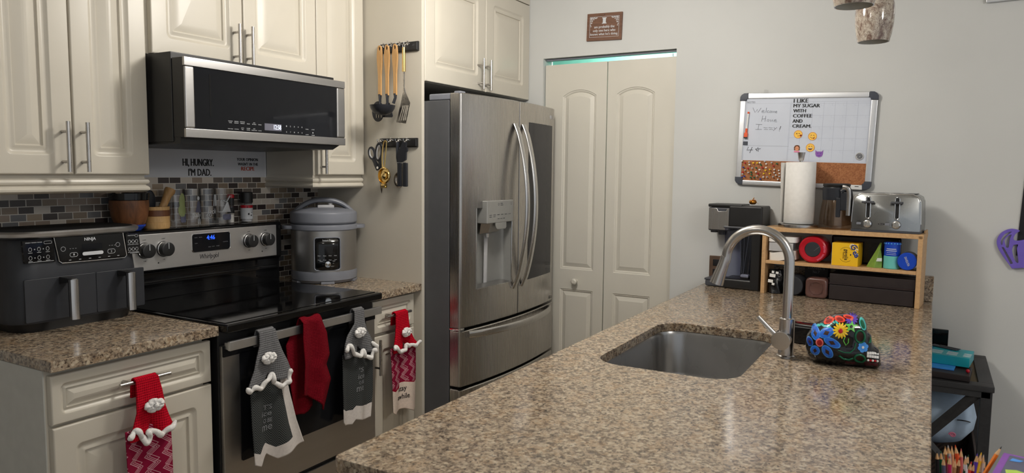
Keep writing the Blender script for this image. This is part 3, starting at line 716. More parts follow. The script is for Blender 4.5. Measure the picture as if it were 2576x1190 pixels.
pp.grid(lambda u, v: (-.054+.108*u, -.150+potwarp(-.054+.108*u, 0), .066+.142*v), 12, 4)
po = part('control_panel', pp, 'gloss', pc, solid=.003)
part('panel_frame', MB().tube([(x, -.151+potwarp(x, 0), z) for x, z in rr(-.0565, .0565, .064, .210, .012)], .0032, 8, loop=True), 'grey', po)
m_ = MB().text('Instant Pot', (-.021, .021, .194, .203), -.1516, bold=.01, warp=potwarp)
for r in range(2):
    for i in range(4): m_.text(('Slow', 'Saute', 'Rice', 'Steam', 'Soup', 'Keep', 'Can', 'Yogurt')[r*4+i], (-.042+i*.0235, -.030+i*.0235, .128-r*.019, .132-r*.019), -.1516, warp=potwarp)
m_.text('Cancel', (-.034, -.022, .104, .108), -.1516, warp=potwarp); m_.text('Start', (.022, .033, .104, .108), -.1516, warp=potwarp)
part('lettering', m_, 'pale', po)
part('dial', MB().lathe([(.0145, 0), (.0145, -.008), (.013, -.011), (.0001, -.0115)], (0, -.1505, .092), 28, ax='Y'), 'chrome', po, label='round silver dial')

# ---------------------------------------------------------------- things standing on the stove's back ledge
ZB = 1.1935
mo = MB().lathe([(.044, 0), (.047, .006), (.0475, .022), (.0465, .0235), (.0475, .025), (.047, .084), (.040, .084), (.036, .02), (.0001, .014)], seg=40, mi=0)
t = thing('mortar', 'pale wooden mortar with a dark band on the stove ledge', 'mortar', (1.733, 2.575, ZB))
part('bowl', mo, 'beech', t); part('band', MB().lathe([(.0474, .048), (.0482, .049), (.0482, .070), (.0474, .071)], seg=40, cap0=False, cap1=False), 'band', t)
solo('pestle', MB().tube([(1.735, 2.570, 1.215), (1.748, 2.568, 1.262), (1.762, 2.566, 1.290), (1.775, 2.564, 1.320), (1.783, 2.562, 1.336), (1.787, 2.562, 1.344)], [.016, .015, .014, .016, .021, .019], 20), 'uwood', 'wooden pestle leaning in the mortar', 'pestle', (1.76, 2.565, 1.215), world=True)
t = thing('salad_bowl', 'round brown wooden bowl behind the air fryer', 'bowl', (1.6155, 2.560, ZB+.0005))
part('bowl', MB().lathe([(.038, .014), (.052, .026), (.062, .055), (.0665, .090), (.066, .112), (.062, .112), (.06, .08), (.04, .04), (.0001, .034)], seg=44), 'walnut', t)
part('foot', MB().lathe([(.036, 0), (.040, .004), (.052, .016), (.053, .022), (.0001, .022)], seg=44), 'blue', t, label='blue painted foot')
solo('bowl', MB().lathe([(.03, 0), (.048, .02), (.060, .044), (.0675, .046), (.069, .07), (.064, .07), (.045, .022), (.0001, .012)], seg=40), 'gloss', 'black bowl stacked inside the brown wooden bowl', 'bowl', (1.6155, 2.560, 1.262))
solo('spoon_rest', MB().loft([[(x*k, y, z*k) for x, z in ell(0, .034, .024, .044, 28)] for k, y in ((.85, -.004), (1, 0), (.85, .005))], cap0=True, cap1=True), 'nylon', 'dark oval spoon head upright behind the mortar', 'spoon', (1.725, 2.600, 1.262), tilt=(0, 'X'))
GG = 'printed drinking glasses on the stove ledge'
PRINT = []
def tumbler(x, y, lab, deco):
    t = thing('drinking_glass', lab, 'glass', (x, y, ZB), group=GG)
    part('glass', MB().lathe([(.0325, 0), (.0345, .002), (.0355, .15), (.0338, .15), (.032, .016), (.0001, .014)], seg=40), 'clear', t)
    part('print', deco(), ['gprint' if lab.find('green print') > 0 else 'pale', 'slate', 'pale'], t, label='abstract print on the glass'); return t
def cwarp(x, z): return .0358-math.sqrt(max(1e-6, .0358**2-min(abs(x), .035)**2))
def wshape(m_, pts, mi=0):
    c_ = (sum(p[0] for p in pts)/len(pts), sum(p[1] for p in pts)/len(pts)); n_ = len(pts)
    t_ = [[(c_[0]+(p[0]-c_[0])*k, -.0362+cwarp(c_[0]+(p[0]-c_[0])*k, 0), c_[1]+(p[1]-c_[1])*k) for p in pts] for k in (.02, .5, 1)]
    m_.loft(t_, mi, True)
def deco_a():
    m_ = MB(); wshape(m_, ell(.004, .10, .014, .034, 18)); wshape(m_, ell(.004, .066, .018, .026, 18)); wshape(m_, rr(-.006, .024, .018, .050, .008), 1); return m_
def deco_b():
    m_ = MB(); wshape(m_, ell(.004, .112, .006, .008, 14), 2); wshape(m_, [(.0, .10), (.010, .10), (.018, .055), (-.010, .055)], 1)
    m_.text('Sally', (-.020, .014, .030, .055), -.0363, mi=2, warp=cwarp, shear=.2)
    for dx in (.0, .008): m_.tube([(dx, -.0365+cwarp(dx, 0), .03), (dx, -.0365+cwarp(dx, 0), .008)], .0016, 6, mi=2)
    return m_
def deco_c():
    m_ = MB(); m_.text('Jack', (-.026, .016, .040, .068), -.0363, mi=2, warp=cwarp, shear=.25)
    m_.tube([(.004+.014*k/20*math.cos(k*.55)-.02, -.0365, .042+.014*k/20*math.sin(k*.55)) for k in range(21)], .0012, 6, mi=2)
    for k in (-1, 0, 1): m_.tube([(.012+k*.004, -.0365+cwarp(.012+k*.004, 0), .125), (.012+k*.009, -.0365+cwarp(.012+k*.009, 0), .078)], .0018, 6, mi=2)
    return m_
def deco_d():
    m_ = MB(); wshape(m_, [(-.022, .050), (.022, .050), (.004, .092), (-.004, .092)], 2); wshape(m_, rr(-.02, .022, .018, .042, .008), 1)
    m_.tube([(-.02, -.0365+cwarp(.02, 0), .100), (-.006, -.0365, .092), (.016, -.0365+cwarp(.016, 0), .118)], .003, 6, mi=2); return m_
tumbler(1.822, 2.582, 'drinking glass with green print beside the mortar', deco_a)
tumbler(1.894, 2.582, 'drinking glass printed Sally, next to the green one', deco_b)
tumbler(1.967, 2.584, 'drinking glass printed Jack, third along the stove ledge', deco_c)
tumbler(2.0395, 2.586, 'drinking glass with a white triangle print beside the red-capped shaker', deco_d)
t = thing('salt_shaker', 'small salt shaker with red cap on the stove ledge', 'shaker', (2.093, 2.597, ZB), group='seasonings on the stove ledge')
part('bottle', MB().lathe([(.0135, 0), (.0145, .003), (.0145, .07), (.012, .076)], seg=28), 'clear', t); part('salt', MB().lathe([(.0125, .002), (.0125, .036), (.0001, .038)], seg=24), 'powder', t)
part('label', MB().lathe([(.0148, .042), (.0148, .066)], seg=28, cap0=False, cap1=False), 'ink', t); part('cap', MB().lathe([(.0135, .074), (.014, .078), (.014, .104), (.0145, .105), (.0145, .119), (.012, .122), (.0001, .122)], seg=28), 'black', t)
part('cap_top', MB().lathe([(.0149, .107), (.0149, .119), (.0125, .1225), (.0001, .1228)], seg=28), 'red', t)
t = thing('spice_grinder', 'spice grinder with black cap and red banded label', 'grinder', (2.172, 2.592, ZB), group='seasonings on the stove ledge')
part('bottle', MB().lathe([(.023, 0), (.0255, .004), (.0255, .078), (.022, .084)], seg=32), 'clear', t); part('pepper', MB().lathe([(.022, .003), (.022, .02), (.0001, .02)], seg=24), 'lgrey', t)
lb = part('label', MB().lathe([(.0258, .014), (.0258, .062)], seg=32, cap0=False, cap1=False), 'pale', t); part('label_band', MB().lathe([(.0259, .062), (.0259, .073)], seg=32, cap0=False, cap1=False), 'red', t)
m_ = MB(); 
for a_, b_, r_ in ((-.008, .036, .005), (.002, .030, .003), (.006, .042, .002), (-.013, .066, .003)): m_.lathe([(.0001, 0), (r_, 0)], (a_, -.0262+ (.0258-math.sqrt(.0258**2-a_*a_)), b_), 14, ax='Y', cap0=False, cap1=False)
part('label_print', m_, 'ink', lb)
part('cap', MB().lathe([(.0255, .084), (.0265, .086), (.0265, .128), (.024, .131), (.0001, .131)], seg=32, lobes=16, lamp=.012), 'black', t)

# vinyl lettering on the white strip
GL = 'black vinyl sayings under the microwave'
q = lambda px, pz: (px, pz)
m_ = MB().text('HI, HUNGRY.', (1.887, 2.035, 1.430, 1.464), YW-.0062, bold=.05).text("I'M DAD.", (1.912, 2.022, 1.394, 1.424), YW-.0062, bold=.05)
solo('wall_lettering', m_, 'ink', 'black vinyl words HI, HUNGRY. I\'M DAD. on the white strip', 'wall decal', (1.96, YW-.006, 1.43), group=GL, world=True, sm=0)
t = thing('wall_lettering', 'black vinyl words YOUR OPINION WASN\'T IN THE RECIPE on the white strip', 'wall decal', (2.22, YW-.006, 1.44), group=GL)
part('words', MB().text('YOUR OPINION', (2.152, 2.267, 1.459, 1.472), YW-.0062, bold=.06).text("WASN'T IN THE", (2.157, 2.267, 1.439, 1.452), YW-.0062, bold=.06), 'ink', t, True, sm=0)
part('word', MB().text('RECIPE', (2.174, 2.247, 1.417, 1.434), YW-.0062, bold=.07), 'redprint', t, True, sm=0, label='red word RECIPE')

# ---------------------------------------------------------------- hook rails and utensils on the side panel (local x -> -Y)
XP = 2.6292
def PX(y0, z0): return (XP, y0, z0)
def rail(lab, y0, y1, z0, z1, hooks, hz):
    t = thing('hook_rail', lab, 'hook rail', (XP, (y0+y1)/2, (z0+z1)/2), -90, group='black hook rails')
    w_ = (y0-y1)/2; h_ = (z1-z0)/2
    b_ = MB().box(-w_, w_, -.009, 0, -h_, h_, .002); b_.loft([[(x, yy, z) for x, z in ((-w_+i, -h_+i), (w_-i, -h_+i), (w_-i, h_-i), (-w_+i, h_-i))] for i, yy in ((.003, -.008), (.006, -.014), (.008, -.014))], cap1=True)
    b_.cyl((w_-.02, -.0145, 0), (w_-.02, -.013, 0), .003)
    part('backing_board', b_, 'black', t)
    for hy in hooks:
        x = (y0+y1)/2-hy; zz = hz-(z0+z1)/2
        part('hook', MB().tube(smooth([(x, -.012, zz+.006), (x, -.026, zz+.003), (x, -.036, zz-.004), (x, -.041, zz+.001), (x, -.043, zz+.010)], 4), .0022, 8).lathe([(.007, -.014), (.006, -.017), (.0001, -.018)], (x, 0, zz+.005), 14, ax='Y').tube(smooth([(x+.004, -.013, zz+.004), (x+.008, -.026, zz+.008), (x+.009, -.030, zz+.013)], 3), .0022, 8).sphere((x+.009, -.030, zz+.014), .0035, 8), 'chrome', t)
    return t
rail('upper black hook rail on the cream panel, wooden utensils hanging from it', 2.2186, 1.997, 1.952, 1.994, (2.186, 2.140, 2.094, 2.050), 1.979)
rail('lower black hook rail on the cream panel, scissors hanging from it', 2.2195, 2.003, 1.529, 1.570, (2.225-.02, 2.148, 2.101, 2.055), 1.555)
def wood_handle(y, z0, z1):
    """flat wooden handle with a hanging hole"""
    m_ = MB(); L = z0-z1
    outl = [(-.0085, z1), (-.0085, z1+L*.40), (-.0145, z1+L*.68), (-.0150, z0-.045), (-.0110, z0-.012), (-.006, z0-.002), (0, z0), (.006, z0-.002), (.0110, z0-.012), (.0150, z0-.045), (.0145, z1+L*.68), (.0085, z1+L*.40), (.0085, z1)]
    m_.shape([outl, ell(0, z0-.016, .0058, .0085, 14)], -.046, -.037, bev=.001); return m_
GUt = 'wooden handled utensils on the upper rail'
def utensil(name, lab, y, ztop, zneck, cat):
    t = thing(name, lab, cat, PX(y, ztop), -90, group=GUt)
    h = wood_handle(y, 0, zneck-ztop); part('handle', h, 'uwood', t, label='wooden handle'); return t
ZT = 1.984
t = utensil('slotted_spoon', 'black slotted spoon with wooden handle, first on the upper rail', 2.188, ZT, 1.762, 'spoon')
z_ = 1.762-ZT
m_ = MB().tube([(0, -.0415, .004+z_), (0, -.0415, z_-.02), (-.001, -.040, z_-.045)], [.0105, .008, .008], 10, flat=.6, up=(1, 0, 0))
slots = [[(x-.006+dx, z_-.072-.016+dz) for dx, dz in ((-.0035, -.012), (.0035, -.012), (.0035, .014), (-.0035, .014))] for x in (-.017, -.003, .011)]
m_.shape([ell(-.012, z_-.072, .034, .046, 28)] + slots, -.044, -.039, bev=.001); part('head', m_, 'nylon', t)
t = utensil('slotted_turner', 'black slotted turner with wooden handle, second on the upper rail', 2.146, ZT, 1.760, 'spatula')
m_ = MB().tube([(0, -.0415, .004+z_), (0, -.0415, z_-.02), (-.001, -.038, z_-.045)], [.0105, .008, .008], 10, flat=.6, up=(1, 0, 0))
m_.shape([[(-.012, z_-.035), (.008, z_-.035), (.026, z_-.092), (.022, z_-.100), (-.034, z_-.098), (-.036, z_-.088)]] + [[(x-.003, z_-.085), (x+.003, z_-.085), (x*.6+.003, z_-.052), (x*.6-.003, z_-.052)] for x in (-.02, -.006, .008)], -.0370, -.0325, bev=.001); part('head', m_, 'nylon', t)
t = utensil('ladle', 'black ladle with wooden handle, third on the upper rail', 2.100, ZT, 1.760, 'ladle')
m_ = MB().tube([(0, -.0415, .004+z_), (0, -.0415, z_-.015), (-.008, -.046, z_-.040)], [.0105, .008, .009], 10, flat=.6, up=(1, 0, 0))
m_.lathe([(.001, -.036), (.024, -.033), (.043, -.022), (.053, -.006), (.0565, .008), (.0545, .008), (.049, -.004), (.036, -.020), (.001, -.032)], (-.020, -.106, z_-.060), 32, X=None)
part('head', m_, 'nylon', t)
t = thing('turner', 'slotted metal turner with brass handle, last on the upper rail', 'spatula', PX(2.051, ZT), -90, group='metal utensils on the rails')
part('handle', MB().cyl((0, -.042, -.020), (0, -.042, -.125), .0075, .0085, 18), 'gold', t, label='brass tube handle')
part('hanging_loop', MB().tube([(x, -.042, z) for x, z in ell(0, -.012, .005, .010, 14)], .0018, 8, loop=True), 'chrome', t)
m_ = MB().tube([(0, -.042, -.124), (0, -.042, -.19), (.004, -.040, -.225)], [.0055, .004, .009], 10, flat=.45, up=(0, 1, 0))
m_.shape([[(-.006, -.215), (.010, -.215), (.034, -.262), (.010, -.352), (-.044, -.345), (-.018, -.262)]] + [[(x-.003-.010, -.338), (x+.003-.010, -.338), (x*.8+.013, -.272), (x*.8+.007, -.272)] for x in (-.018, -.006, .006, .016)], -.042, -.0405)
part('blade', m_, 'bar', t, label='slotted steel blade')
t = thing('scissors', 'black handled kitchen scissors on the lower rail', 'scissors', PX(2.211, 1.44), -90, tilt=(0, 'Y'))
h1 = MB(); 
def loopring(m_, cx, cz, rx, rz, rot, r, y): m_.tube([(x, y, z) for x, z in ell(cx, cz, rx, rz, 24, 0, rot)], r, 8, loop=True)
loopring(h1, -.037, .062, .0165, .026, .25, .0058, -.030); h1.tube(smooth([(-.030, -.030, .038), (-.016, -.030, .015), (.0, -.030, -.012)], 5), [.010]*5+[.012]*5+[.011], 10, flat=.45, up=(0, 1, 0))
part('handle', h1, 'nylon', t)
h2 = MB(); loopring(h2, .002, .068, .017, .038, -.12, .0065, -.026); h2.tube(smooth([(.006, -.026, .034), (.008, -.026, .012), (.004, -.026, -.012)], 5), [.010]*5+[.012]*5+[.011], 10, flat=.45, up=(0, 1, 0))
part('handle', h2, 'nylon', t)
pd = MB(); loopring(pd, -.037, .062, .0115, .021, .25, .0032, -.031); loopring(pd, .002, .066, .011, .031, -.12, .0032, -.028)
part('grip_lining', pd, 'lgrey', t)
part('pivot', MB().lathe([(.006, 0), (.006, -.003), (.0001, -.0035)], (.001, -.034, -.004), 16, ax='Y'), 'chrome', t)
part('blade', MB().shape([[(-.004, -.012), (.012, -.012), (.0235, -.095), (.018, -.122), (.012, -.100)]], -.029, -.027).shape([[(-.008, -.012), (.010, -.012), (.014, -.10), (.010, -.06)]], -.027, -.0255), 'darksteel', t)
t = thing('citrus_squeezer', 'brass citrus squeezer on the lower rail', 'squeezer', PX(2.166, 1.41), -90, group='metal utensils on the rails')
m_ = MB()
for dx, yy in ((-.005, -.046), (.006, -.040)): m_.tube(smooth([(.008+dx, yy, .143), (.002+dx*1.3, yy, .11), (-.003+dx, yy, .06), (-.003+dx*.5, yy, .022)], 4), [.0035]*13, 10)
m_.tube([(.008-.005, -.046, .143), (.008, -.043, .147), (.014, -.040, .143)], .0035, 10)
part('handle', m_, 'gold', t)
part('cup', MB().lathe([(.033, .008), (.034, 0), (.030, -.003), (.028, .003), (.024, .012), (.012, .021), (.0001, .023)], (.0, -.046, -.010), 36, ax='Y', sy=1.12), 'gold', t)
part('press_dome', MB().lathe([(.019, .010), (.016, .000), (.008, -.006), (.0001, -.008)], (.0, -.048, -.010), 28, ax='Y'), 'gold', t)
part('hinge', MB().box(-.012, .012, -.052, -.034, -.064, -.046, .003).cyl((-.013, -.043, -.062), (.013, -.043, -.062), .005), 'gold', t)
t = thing('can_opener', 'black handled can opener on the lower rail', 'can opener', PX(2.058, 1.46), -90, group='metal utensils on the rails')
part('body', MB().shape([[(-.026, .0), (-.004, .0), (.018, .012), (.020, .045), (.026, .05), (.026, .066), (.018, .068), (.022, .088), (.002, .092), (-.03, .04)]], -.046, -.036, bev=.001), 'nylon', t)
for x0, x1 in ((-.028, -.006), (.003, .024)):
    g_ = part('handle', MB().box(x0, x1, -.050, -.034, -.108, -.001, .004), 'nylon', t)
    part('collar', MB().box(x0+.001, x1-.001, -.0505, -.0335, -.002, .0005), 'chrome', g_)
part('spring_bar', MB().tube([(-.003, -.044, -.01), (.0, -.046, -.05), (-.001, -.044, -.10)], .0022, 8), 'darksteel', t)
t = thing('serving_spoon', 'dark metal spoon with black handle behind the can opener', 'spoon', PX(2.095, 1.54), -90, group='metal utensils on the rails')
part('handle', MB().tube([(-.006, -.026, .012), (-.006, -.026, -.06), (.004, -.024, -.125)], [.010, .009, .006], 12, flat=.6, up=(1, 0, 0)), 'nylon', t)
part('bowl', MB().loft([[(-.002+x*k, y, -.158+z*k) for x, z in ell(0, 0, .030, .036, 28)] for k, y in ((1, -.022), (.8, -.014), (.4, -.010), (.02, -.009))]), 'darksteel', t, solid=.0015)

# ---------------------------------------------------------------- hanging towels
def crochet_towel(lab, xs, mats, topper, ruf, flower, cloth, ybar, zbar, group, cat='towel', words=None):
    """topper: list of (z,xl,xr) from the bar down; cloth: dict with zt, left, right tables and bottom; all in room coords"""
    y0 = ybar-.010
    t = thing('kitchen_towel', lab, cat, (xs, y0, zbar), group=group)
    tz = sorted((z, a, b) for z, a, b in topper); L = [(z, a) for z, a, b in tz]; R = [(z, b) for z, a, b in tz]
    ztop = tz[-1][0]; zlo = tz[0][0]; nrow = 34
    def topfn(u, v):
        if v < .2:       # loop behind and over the bar
            a = v/.2; ang = math.pi*a; y = ybar+.012*math.cos(ang)+.002; z = ztop-.006+.010*math.sin(ang) - (1-a)*.05*(a < .5)*(1-2*a)
            x = lerp_tab(L, ztop)+(lerp_tab(R, ztop)-lerp_tab(L, ztop))*u
            return (x, y, z)
        w_ = (v-.2)/.8; zz = ztop+(zlo-ztop)*w_
        z = zz+ (.022*w_*w_)*(1-abs(math.cos(PI*(u-.02)*1.0)))*0
        x = lerp_tab(L, zz)+(lerp_tab(R, zz)-lerp_tab(L, zz))*u
        notch = max(0, w_-.62)/.38
        z += notch*.030*math.exp(-((u-.53)/.10)**2)
        y = y0-.004-.010*w_-.012*w_*w_*abs(math.cos(PI*(u-.03)*1.0))-.003*math.sin(u*17)*w_ + notch*.016*math.exp(-((u-.53)/.12)**2)
        return (x, y, z)
    part('crochet_topper', MB().grid(topfn, 24, nrow), mats[0], t, True, sm=80, solid=.006)
    # cloth
    zt = cloth['zt']; cl, cr, zb = cloth['l'], cloth['r'], cloth['zb']; A = cloth.get('amp', .012); F = cloth.get('folds', 3); ph = cloth.get('ph', 0)
    def fold(u, v): return y0-.012-A*(.35+.65*v)*math.sin(u*F*2*PI+ph+.3*v)-.006*v
    def cfn(u, v):
        zbu = lerp_tab(zb, u); z = zt+(zbu-zt)*v
        x = lerp_tab(cl, z)+(lerp_tab(cr, z)-lerp_tab(cl, z))*u
        return (x, fold(u, v)+(1-v)**3*.006, z)
    part('cloth', MB().grid(cfn, 60, 64, mfn=cloth['mf']), cloth['mats'], t, True, sm=80, solid=.0025)
    # ruffle
    pts = []
    base = [Vector(p) for p in smooth([(x, 0, z) for x, z in ruf], 14)]
    n_ = len(base)
    for i, p in enumerate(base):
        a = i/n_*len(ruf)*3.3
        pts.append((p.x+.002*math.sin(a*.5), y0-.031-.0035*math.sin(a), p.z+.0030*math.cos(a)))
    part('ruffle', MB().tube(pts, [(.0085+.0010*math.sin(i*.31))*min(1, .5+.1*min(i, len(pts)-1-i)) for i in range(len(pts))], 10, flat=.9, up=(0, 1, 0)), 'knitwhite', t, True, sm=80)
    fx, fz = flower; f_ = MB()
    for k in range(5):
        a = 2*PI*k/5+.5
        f_.loft([[(fx+math.cos(a)*.016+.018*s_*math.cos(b_)*math.sin(c_), y0-.027+(-.010*s_)*math.cos(c_)+.003*math.sin(3*b_+k), fz+math.sin(a)*.009+.013*s_*math.sin(b_)*math.sin(c_)) for b_ in [2*PI*i/14 for i in range(14)]] for s_, c_ in ((1, .05), (1, .5), (1, 1.0), (1, 1.5), (.9, 2.0), (.5, 2.6))], cap0=True, cap1=True)
    f_.sphere((fx, y0-.037, fz), .007, 12)
    part('flower', f_, 'knitwhite', t, True, sm=80)
    if words:
        m_ = MB()
        def wp(x, z):
            v = max(0, min(1, (z-zt)/(lerp_tab(zb, .5)-zt))); u = (x-lerp_tab(cl, z))/(lerp_tab(cr, z)-lerp_tab(cl, z)); return fold(u, v)+(1-v)**3*.006-.0022
        for wd, fit, bo in words['w']: m_.text(wd, fit, 0, bold=bo, warp=wp, depth=.0005, shear=words.get('shear', 0))
        part('lettering', m_, words['mat'], t, True, sm=0)
    return t
GT = 'crochet topped kitchen towels'
def band_border(u0, v0): return lambda u, v: 1 if (u > u0 or v > v0) else 0
crochet_towel('grey crochet-top towel with wide white border at the left of the oven handle', 1.70, ['knitgrey'],
    [(.878, 1.664, 1.731), (.83, 1.661, 1.744), (.794, 1.645, 1.757), (.756, 1.630, 1.775), (.722, 1.608, 1.785), (.700, 1.594, 1.776)],
    [(1.583, .704), (1.600, .694), (1.625, .699), (1.652, .695), (1.668, .715), (1.692, .727), (1.700, .712), (1.708, .692), (1.735, .680), (1.764, .684), (1.772, .705), (1.776, .728)],
    (1.684, .788), dict(zt=.705, l=[(.40, 1.616), (.47, 1.614), (.57, 1.612), (.705, 1.616)], r=[(.40, 1.862), (.433, 1.853), (.533, 1.817), (.64, 1.790), (.705, 1.778)],
    zb=[(0, .436), (.12, .420), (.2, .440), (.28, .452), (.45, .420), (.7, .430), (1, .440)], folds=1.7, ph=.9, amp=.011, mats=['herring', 'linen'], mf=band_border(.80, .84)), 1.952, .865, GT,
    words=dict(w=[("T'S", (1.672, 1.704, .606, .622), .02), ('ice', (1.662, 1.702, .584, .600), .015), ('O BE', (1.668, 1.704, .560, .575), .02), ('me', (1.660, 1.703, .534, .552), .015)], mat='dim', shear=.1))
crochet_towel('grey crochet-top towel at the right of the oven handle', 2.155, ['knitgrey'],
    [(.876, 2.130, 2.184), (.825, 2.126, 2.184), (.785, 2.080, 2.194), (.755, 2.062, 2.212), (.720, 2.052, 2.228), (.70, 2.052, 2.232)],
    [(2.049, .728), (2.062, .748), (2.082, .742), (2.105, .712), (2.128, .698), (2.150, .713), (2.158, .700), (2.172, .684), (2.198, .680), (2.215, .702), (2.233, .698), (2.226, .718), (2.205, .738)],
    (2.138, .790), dict(zt=.712, l=[(.42, 2.043), (.6, 2.047), (.712, 2.056)], r=[(.42, 2.205), (.527, 2.222), (.712, 2.234)],
    zb=[(0, .452), (.15, .432), (.35, .428), (.42, .446), (.7, .430), (.85, .423), (1, .430)], folds=1.6, ph=2.2, amp=.011, mats=['herring', 'linen'], mf=band_border(1.1, .80)), 1.952, .865, GT,
    words=dict(w=[("'S", (2.140, 2.168, .628, .645), .02), ('ice', (2.132, 2.170, .602, .620), .015), ('O BE', (2.134, 2.166, .580, .594), .02), ('me', (2.122, 2.160, .554, .572), .015)], mat='dim', shear=.1))
k = lambda L_: rs(L_, 1.905, 1.962)
tp = [(.83, 1.203, 1.270), (.788, 1.201, 1.279), (.74, 1.197, 1.284), (.705, 1.182, 1.293), (.684, 1.172, 1.300), (.665, 1.166, 1.304)]
def k3(tab): return [(rs([(0, z)], 1.905, 1.962)[0][1], rs([(a, z)], 1.905, 1.962)[0][0], rs([(b_, z)], 1.905, 1.962)[0][0]) for z, a, b_ in tab]
crochet_towel('red crochet-top towel on the drawer left of the stove', 1.275, ['knitred'], k3(tp),
    k([(1.158, .676), (1.172, .692), (1.190, .690), (1.203, .672), (1.206, .655), (1.222, .662), (1.220, .684), (1.238, .676), (1.258, .664), (1.285, .672), (1.308, .690)]), k([(1.242, .753)])[0],
    dict(zt=.672, l=[(.30, 1.190), (.672, 1.198)], r=[(.30, 1.338), (.672, 1.342)], zb=[(0, .34), (.3, .35), (.7, .335), (1, .35)], folds=1.3, ph=1.2, amp=.010, mats=['zigzag', 'beige'], mf=band_border(1.1, .90)), 1.977, .808, GT)
tp = [(.832, 2.346, 2.423), (.778, 2.340, 2.427), (.74, 2.330, 2.432), (.705, 2.316, 2.450), (.685, 2.304, 2.470), (.672, 2.302, 2.475)]
kz = lambda z: rs([(0, z)], 1.905, 1.962)[0][1]; kx = lambda x: x*1.962/1.905
crochet_towel('red crochet-top towel with white lower band on the drawer right of the stove', 2.46, ['knitred'], k3(tp),
    k([(2.299, .688), (2.308, .702), (2.322, .690), (2.350, .672), (2.372, .676), (2.384, .692), (2.402, .690), (2.425, .684), (2.455, .682), (2.482, .690)]), k([(2.389, .748)])[0],
    dict(zt=kz(.690), l=[(.40, kx(2.298)), (.69, kx(2.304))], r=[(.40, kx(2.462)), (.69, kx(2.478))], zb=[(0, kz(.424)), (.12, kz(.410)), (.4, kz(.420)), (.55, kz(.418)), (.9, kz(.392)), (1, kz(.402))], folds=1.4, ph=1.0, amp=.010,
    mats=['zigzag', 'beige', 'crimson'], mf=lambda u, v: 0 if v < .625-.07*(u > .35) else (2 if v < .655-.07*(u > .35) else 1)), 1.977, .808, GT,
    words=dict(w=[('stay', (kx(2.352), kx(2.398), kz(.490), kz(.514)), .01), ('awhile', (kx(2.345), kx(2.410), kz(.462), kz(.484)), .01)], mat='ink'))
# plain red towel folded over the oven handle
def rt(tabL, tabR, zt, zb, y, A, F, ph, wrap=True):
    def fn(u, v):
        if wrap and v < .15:
            a = v/.15*PI; x = lerp_tab(tabL, zt)+(lerp_tab(tabR, zt)-lerp_tab(tabL, zt))*u
            return (x, 1.952+.016*math.cos(a)+.0, zt-.010+.014*math.sin(a)-.05*max(0, 1-2*v/.15)+.003*math.sin(u*9))
        w_ = (v-.15)/.85 if wrap else v; z = zt-.010+(lerp_tab(zb, u)-zt)*w_
        x = lerp_tab(tabL, z)+(lerp_tab(tabR, z)-lerp_tab(tabL, z))*u
        return (x, y-.004-A*(.4+.6*w_)*math.sin(u*F*2*PI+ph+1.2*w_)-.016*w_, z)
    return fn
m_ = MB().grid(rt([(.5, 1.835), (.62, 1.832), (.73, 1.846), (.82, 1.846), (.88, 1.853)], [(.5, 1.945), (.54, 1.948), (.60, 1.972), (.64, 1.988), (.70, 1.966), (.735, 1.984), (.82, 1.972), (.866, 1.951), (.88, 1.948)], .886, [(0, .628), (.25, .615), (.6, .580), (.85, .555), (1, .540)], 1.936, .012, 1.4, 1.0), 40, 60)
m_.grid(rt([(.5, 1.822), (.55, 1.818), (.70, 1.803), (.80, 1.798), (.86, 1.842)], [(.5, 1.915), (.57, 1.912), (.70, 1.93), (.86, 1.93)], .862, [(0, .555), (.5, .545), (1, .565)], 1.966, .004, 1.5, .3, wrap=False), 30, 40)
solo('kitchen_towel', m_, 'waffle', 'plain dark red towel folded over the middle of the oven handle', 'towel', (1.90, 1.94, .865), world=True, sm=80, solid=.004)

# ---------------------------------------------------------------- fridge
def cut(mb, cutter):
    """subtract one closed shape from another, return a new MB"""
    def tmp(m_):
        me = bpy.data.meshes.new('t'); bmesh.ops.recalc_face_normals(m_.bm, faces=m_.bm.faces); m_.bm.to_mesh(me); m_.bm.free(); o = bpy.data.objects.new('t', me); COL.objects.link(o); return o
    a, b_ = tmp(mb), tmp(cutter); md = a.modifiers.new('b', 'BOOLEAN'); md.object = b_; md.operation = 'DIFFERENCE'; md.solver = 'EXACT'
    dg = bpy.context.evaluated_depsgraph_get(); dg.update(); me = bpy.data.meshes.new_from_object(a.evaluated_get(dg))
    out = MB(); out.bm.from_mesh(me)
    for o in (a, b_):
        m2 = o.data; bpy.data.objects.remove(o); bpy.data.meshes.remove(m2)
    bpy.data.meshes.remove(me); return out
FX0, FX1, FXC = 2.652, 3.557, 3.1045
def fy(x): t_ = (x-FXC)/.4525; return 1.790-.037*(1-t_*t_)
def curved_slab(x0, x1, z0, z1, back, n=14, off=0, bev=.004, rl=.012, rr_=.003):
    """slab whose front follows the bow of the fridge"""
    def ring(z, i):
        pts = [(x0+i, back), (x0+i, fy(x0)+off+rl)]
        for k in range(4): a = PI/2*k/3; pts.append((x0+i+rl*(1-math.cos(a)), fy(x0)+off+rl*(1-math.sin(a))+i))
        for k in range(1, n): x = x0+rl+(x1-rr_-x0-rl)*k/n; pts.append((x, fy(x)+off+i))
        for k in range(4): a = PI/2*k/3; pts.append((x1-i-rr_*(1-math.sin(a)), fy(x1)+off+rr_*(1-math.cos(a))+i))
        pts.append((x1-i, back)); return [(x, y, z) for x, y in pts]
    return MB().loft([ring(z0, bev), ring(z0+bev, 0), ring(z1-bev, 0), ring(z1, bev)], cap0=True, cap1=True)
fr = thing('fridge', 'stainless french-door fridge with water dispenser and dark glass panel', 'fridge', (3.1, 2.2, 0))
part('body', MB().box(FX0, FX1, 1.852, 2.61, .03, 1.735, .006), 'fside', fr, True, label='dark grey cabinet sides')
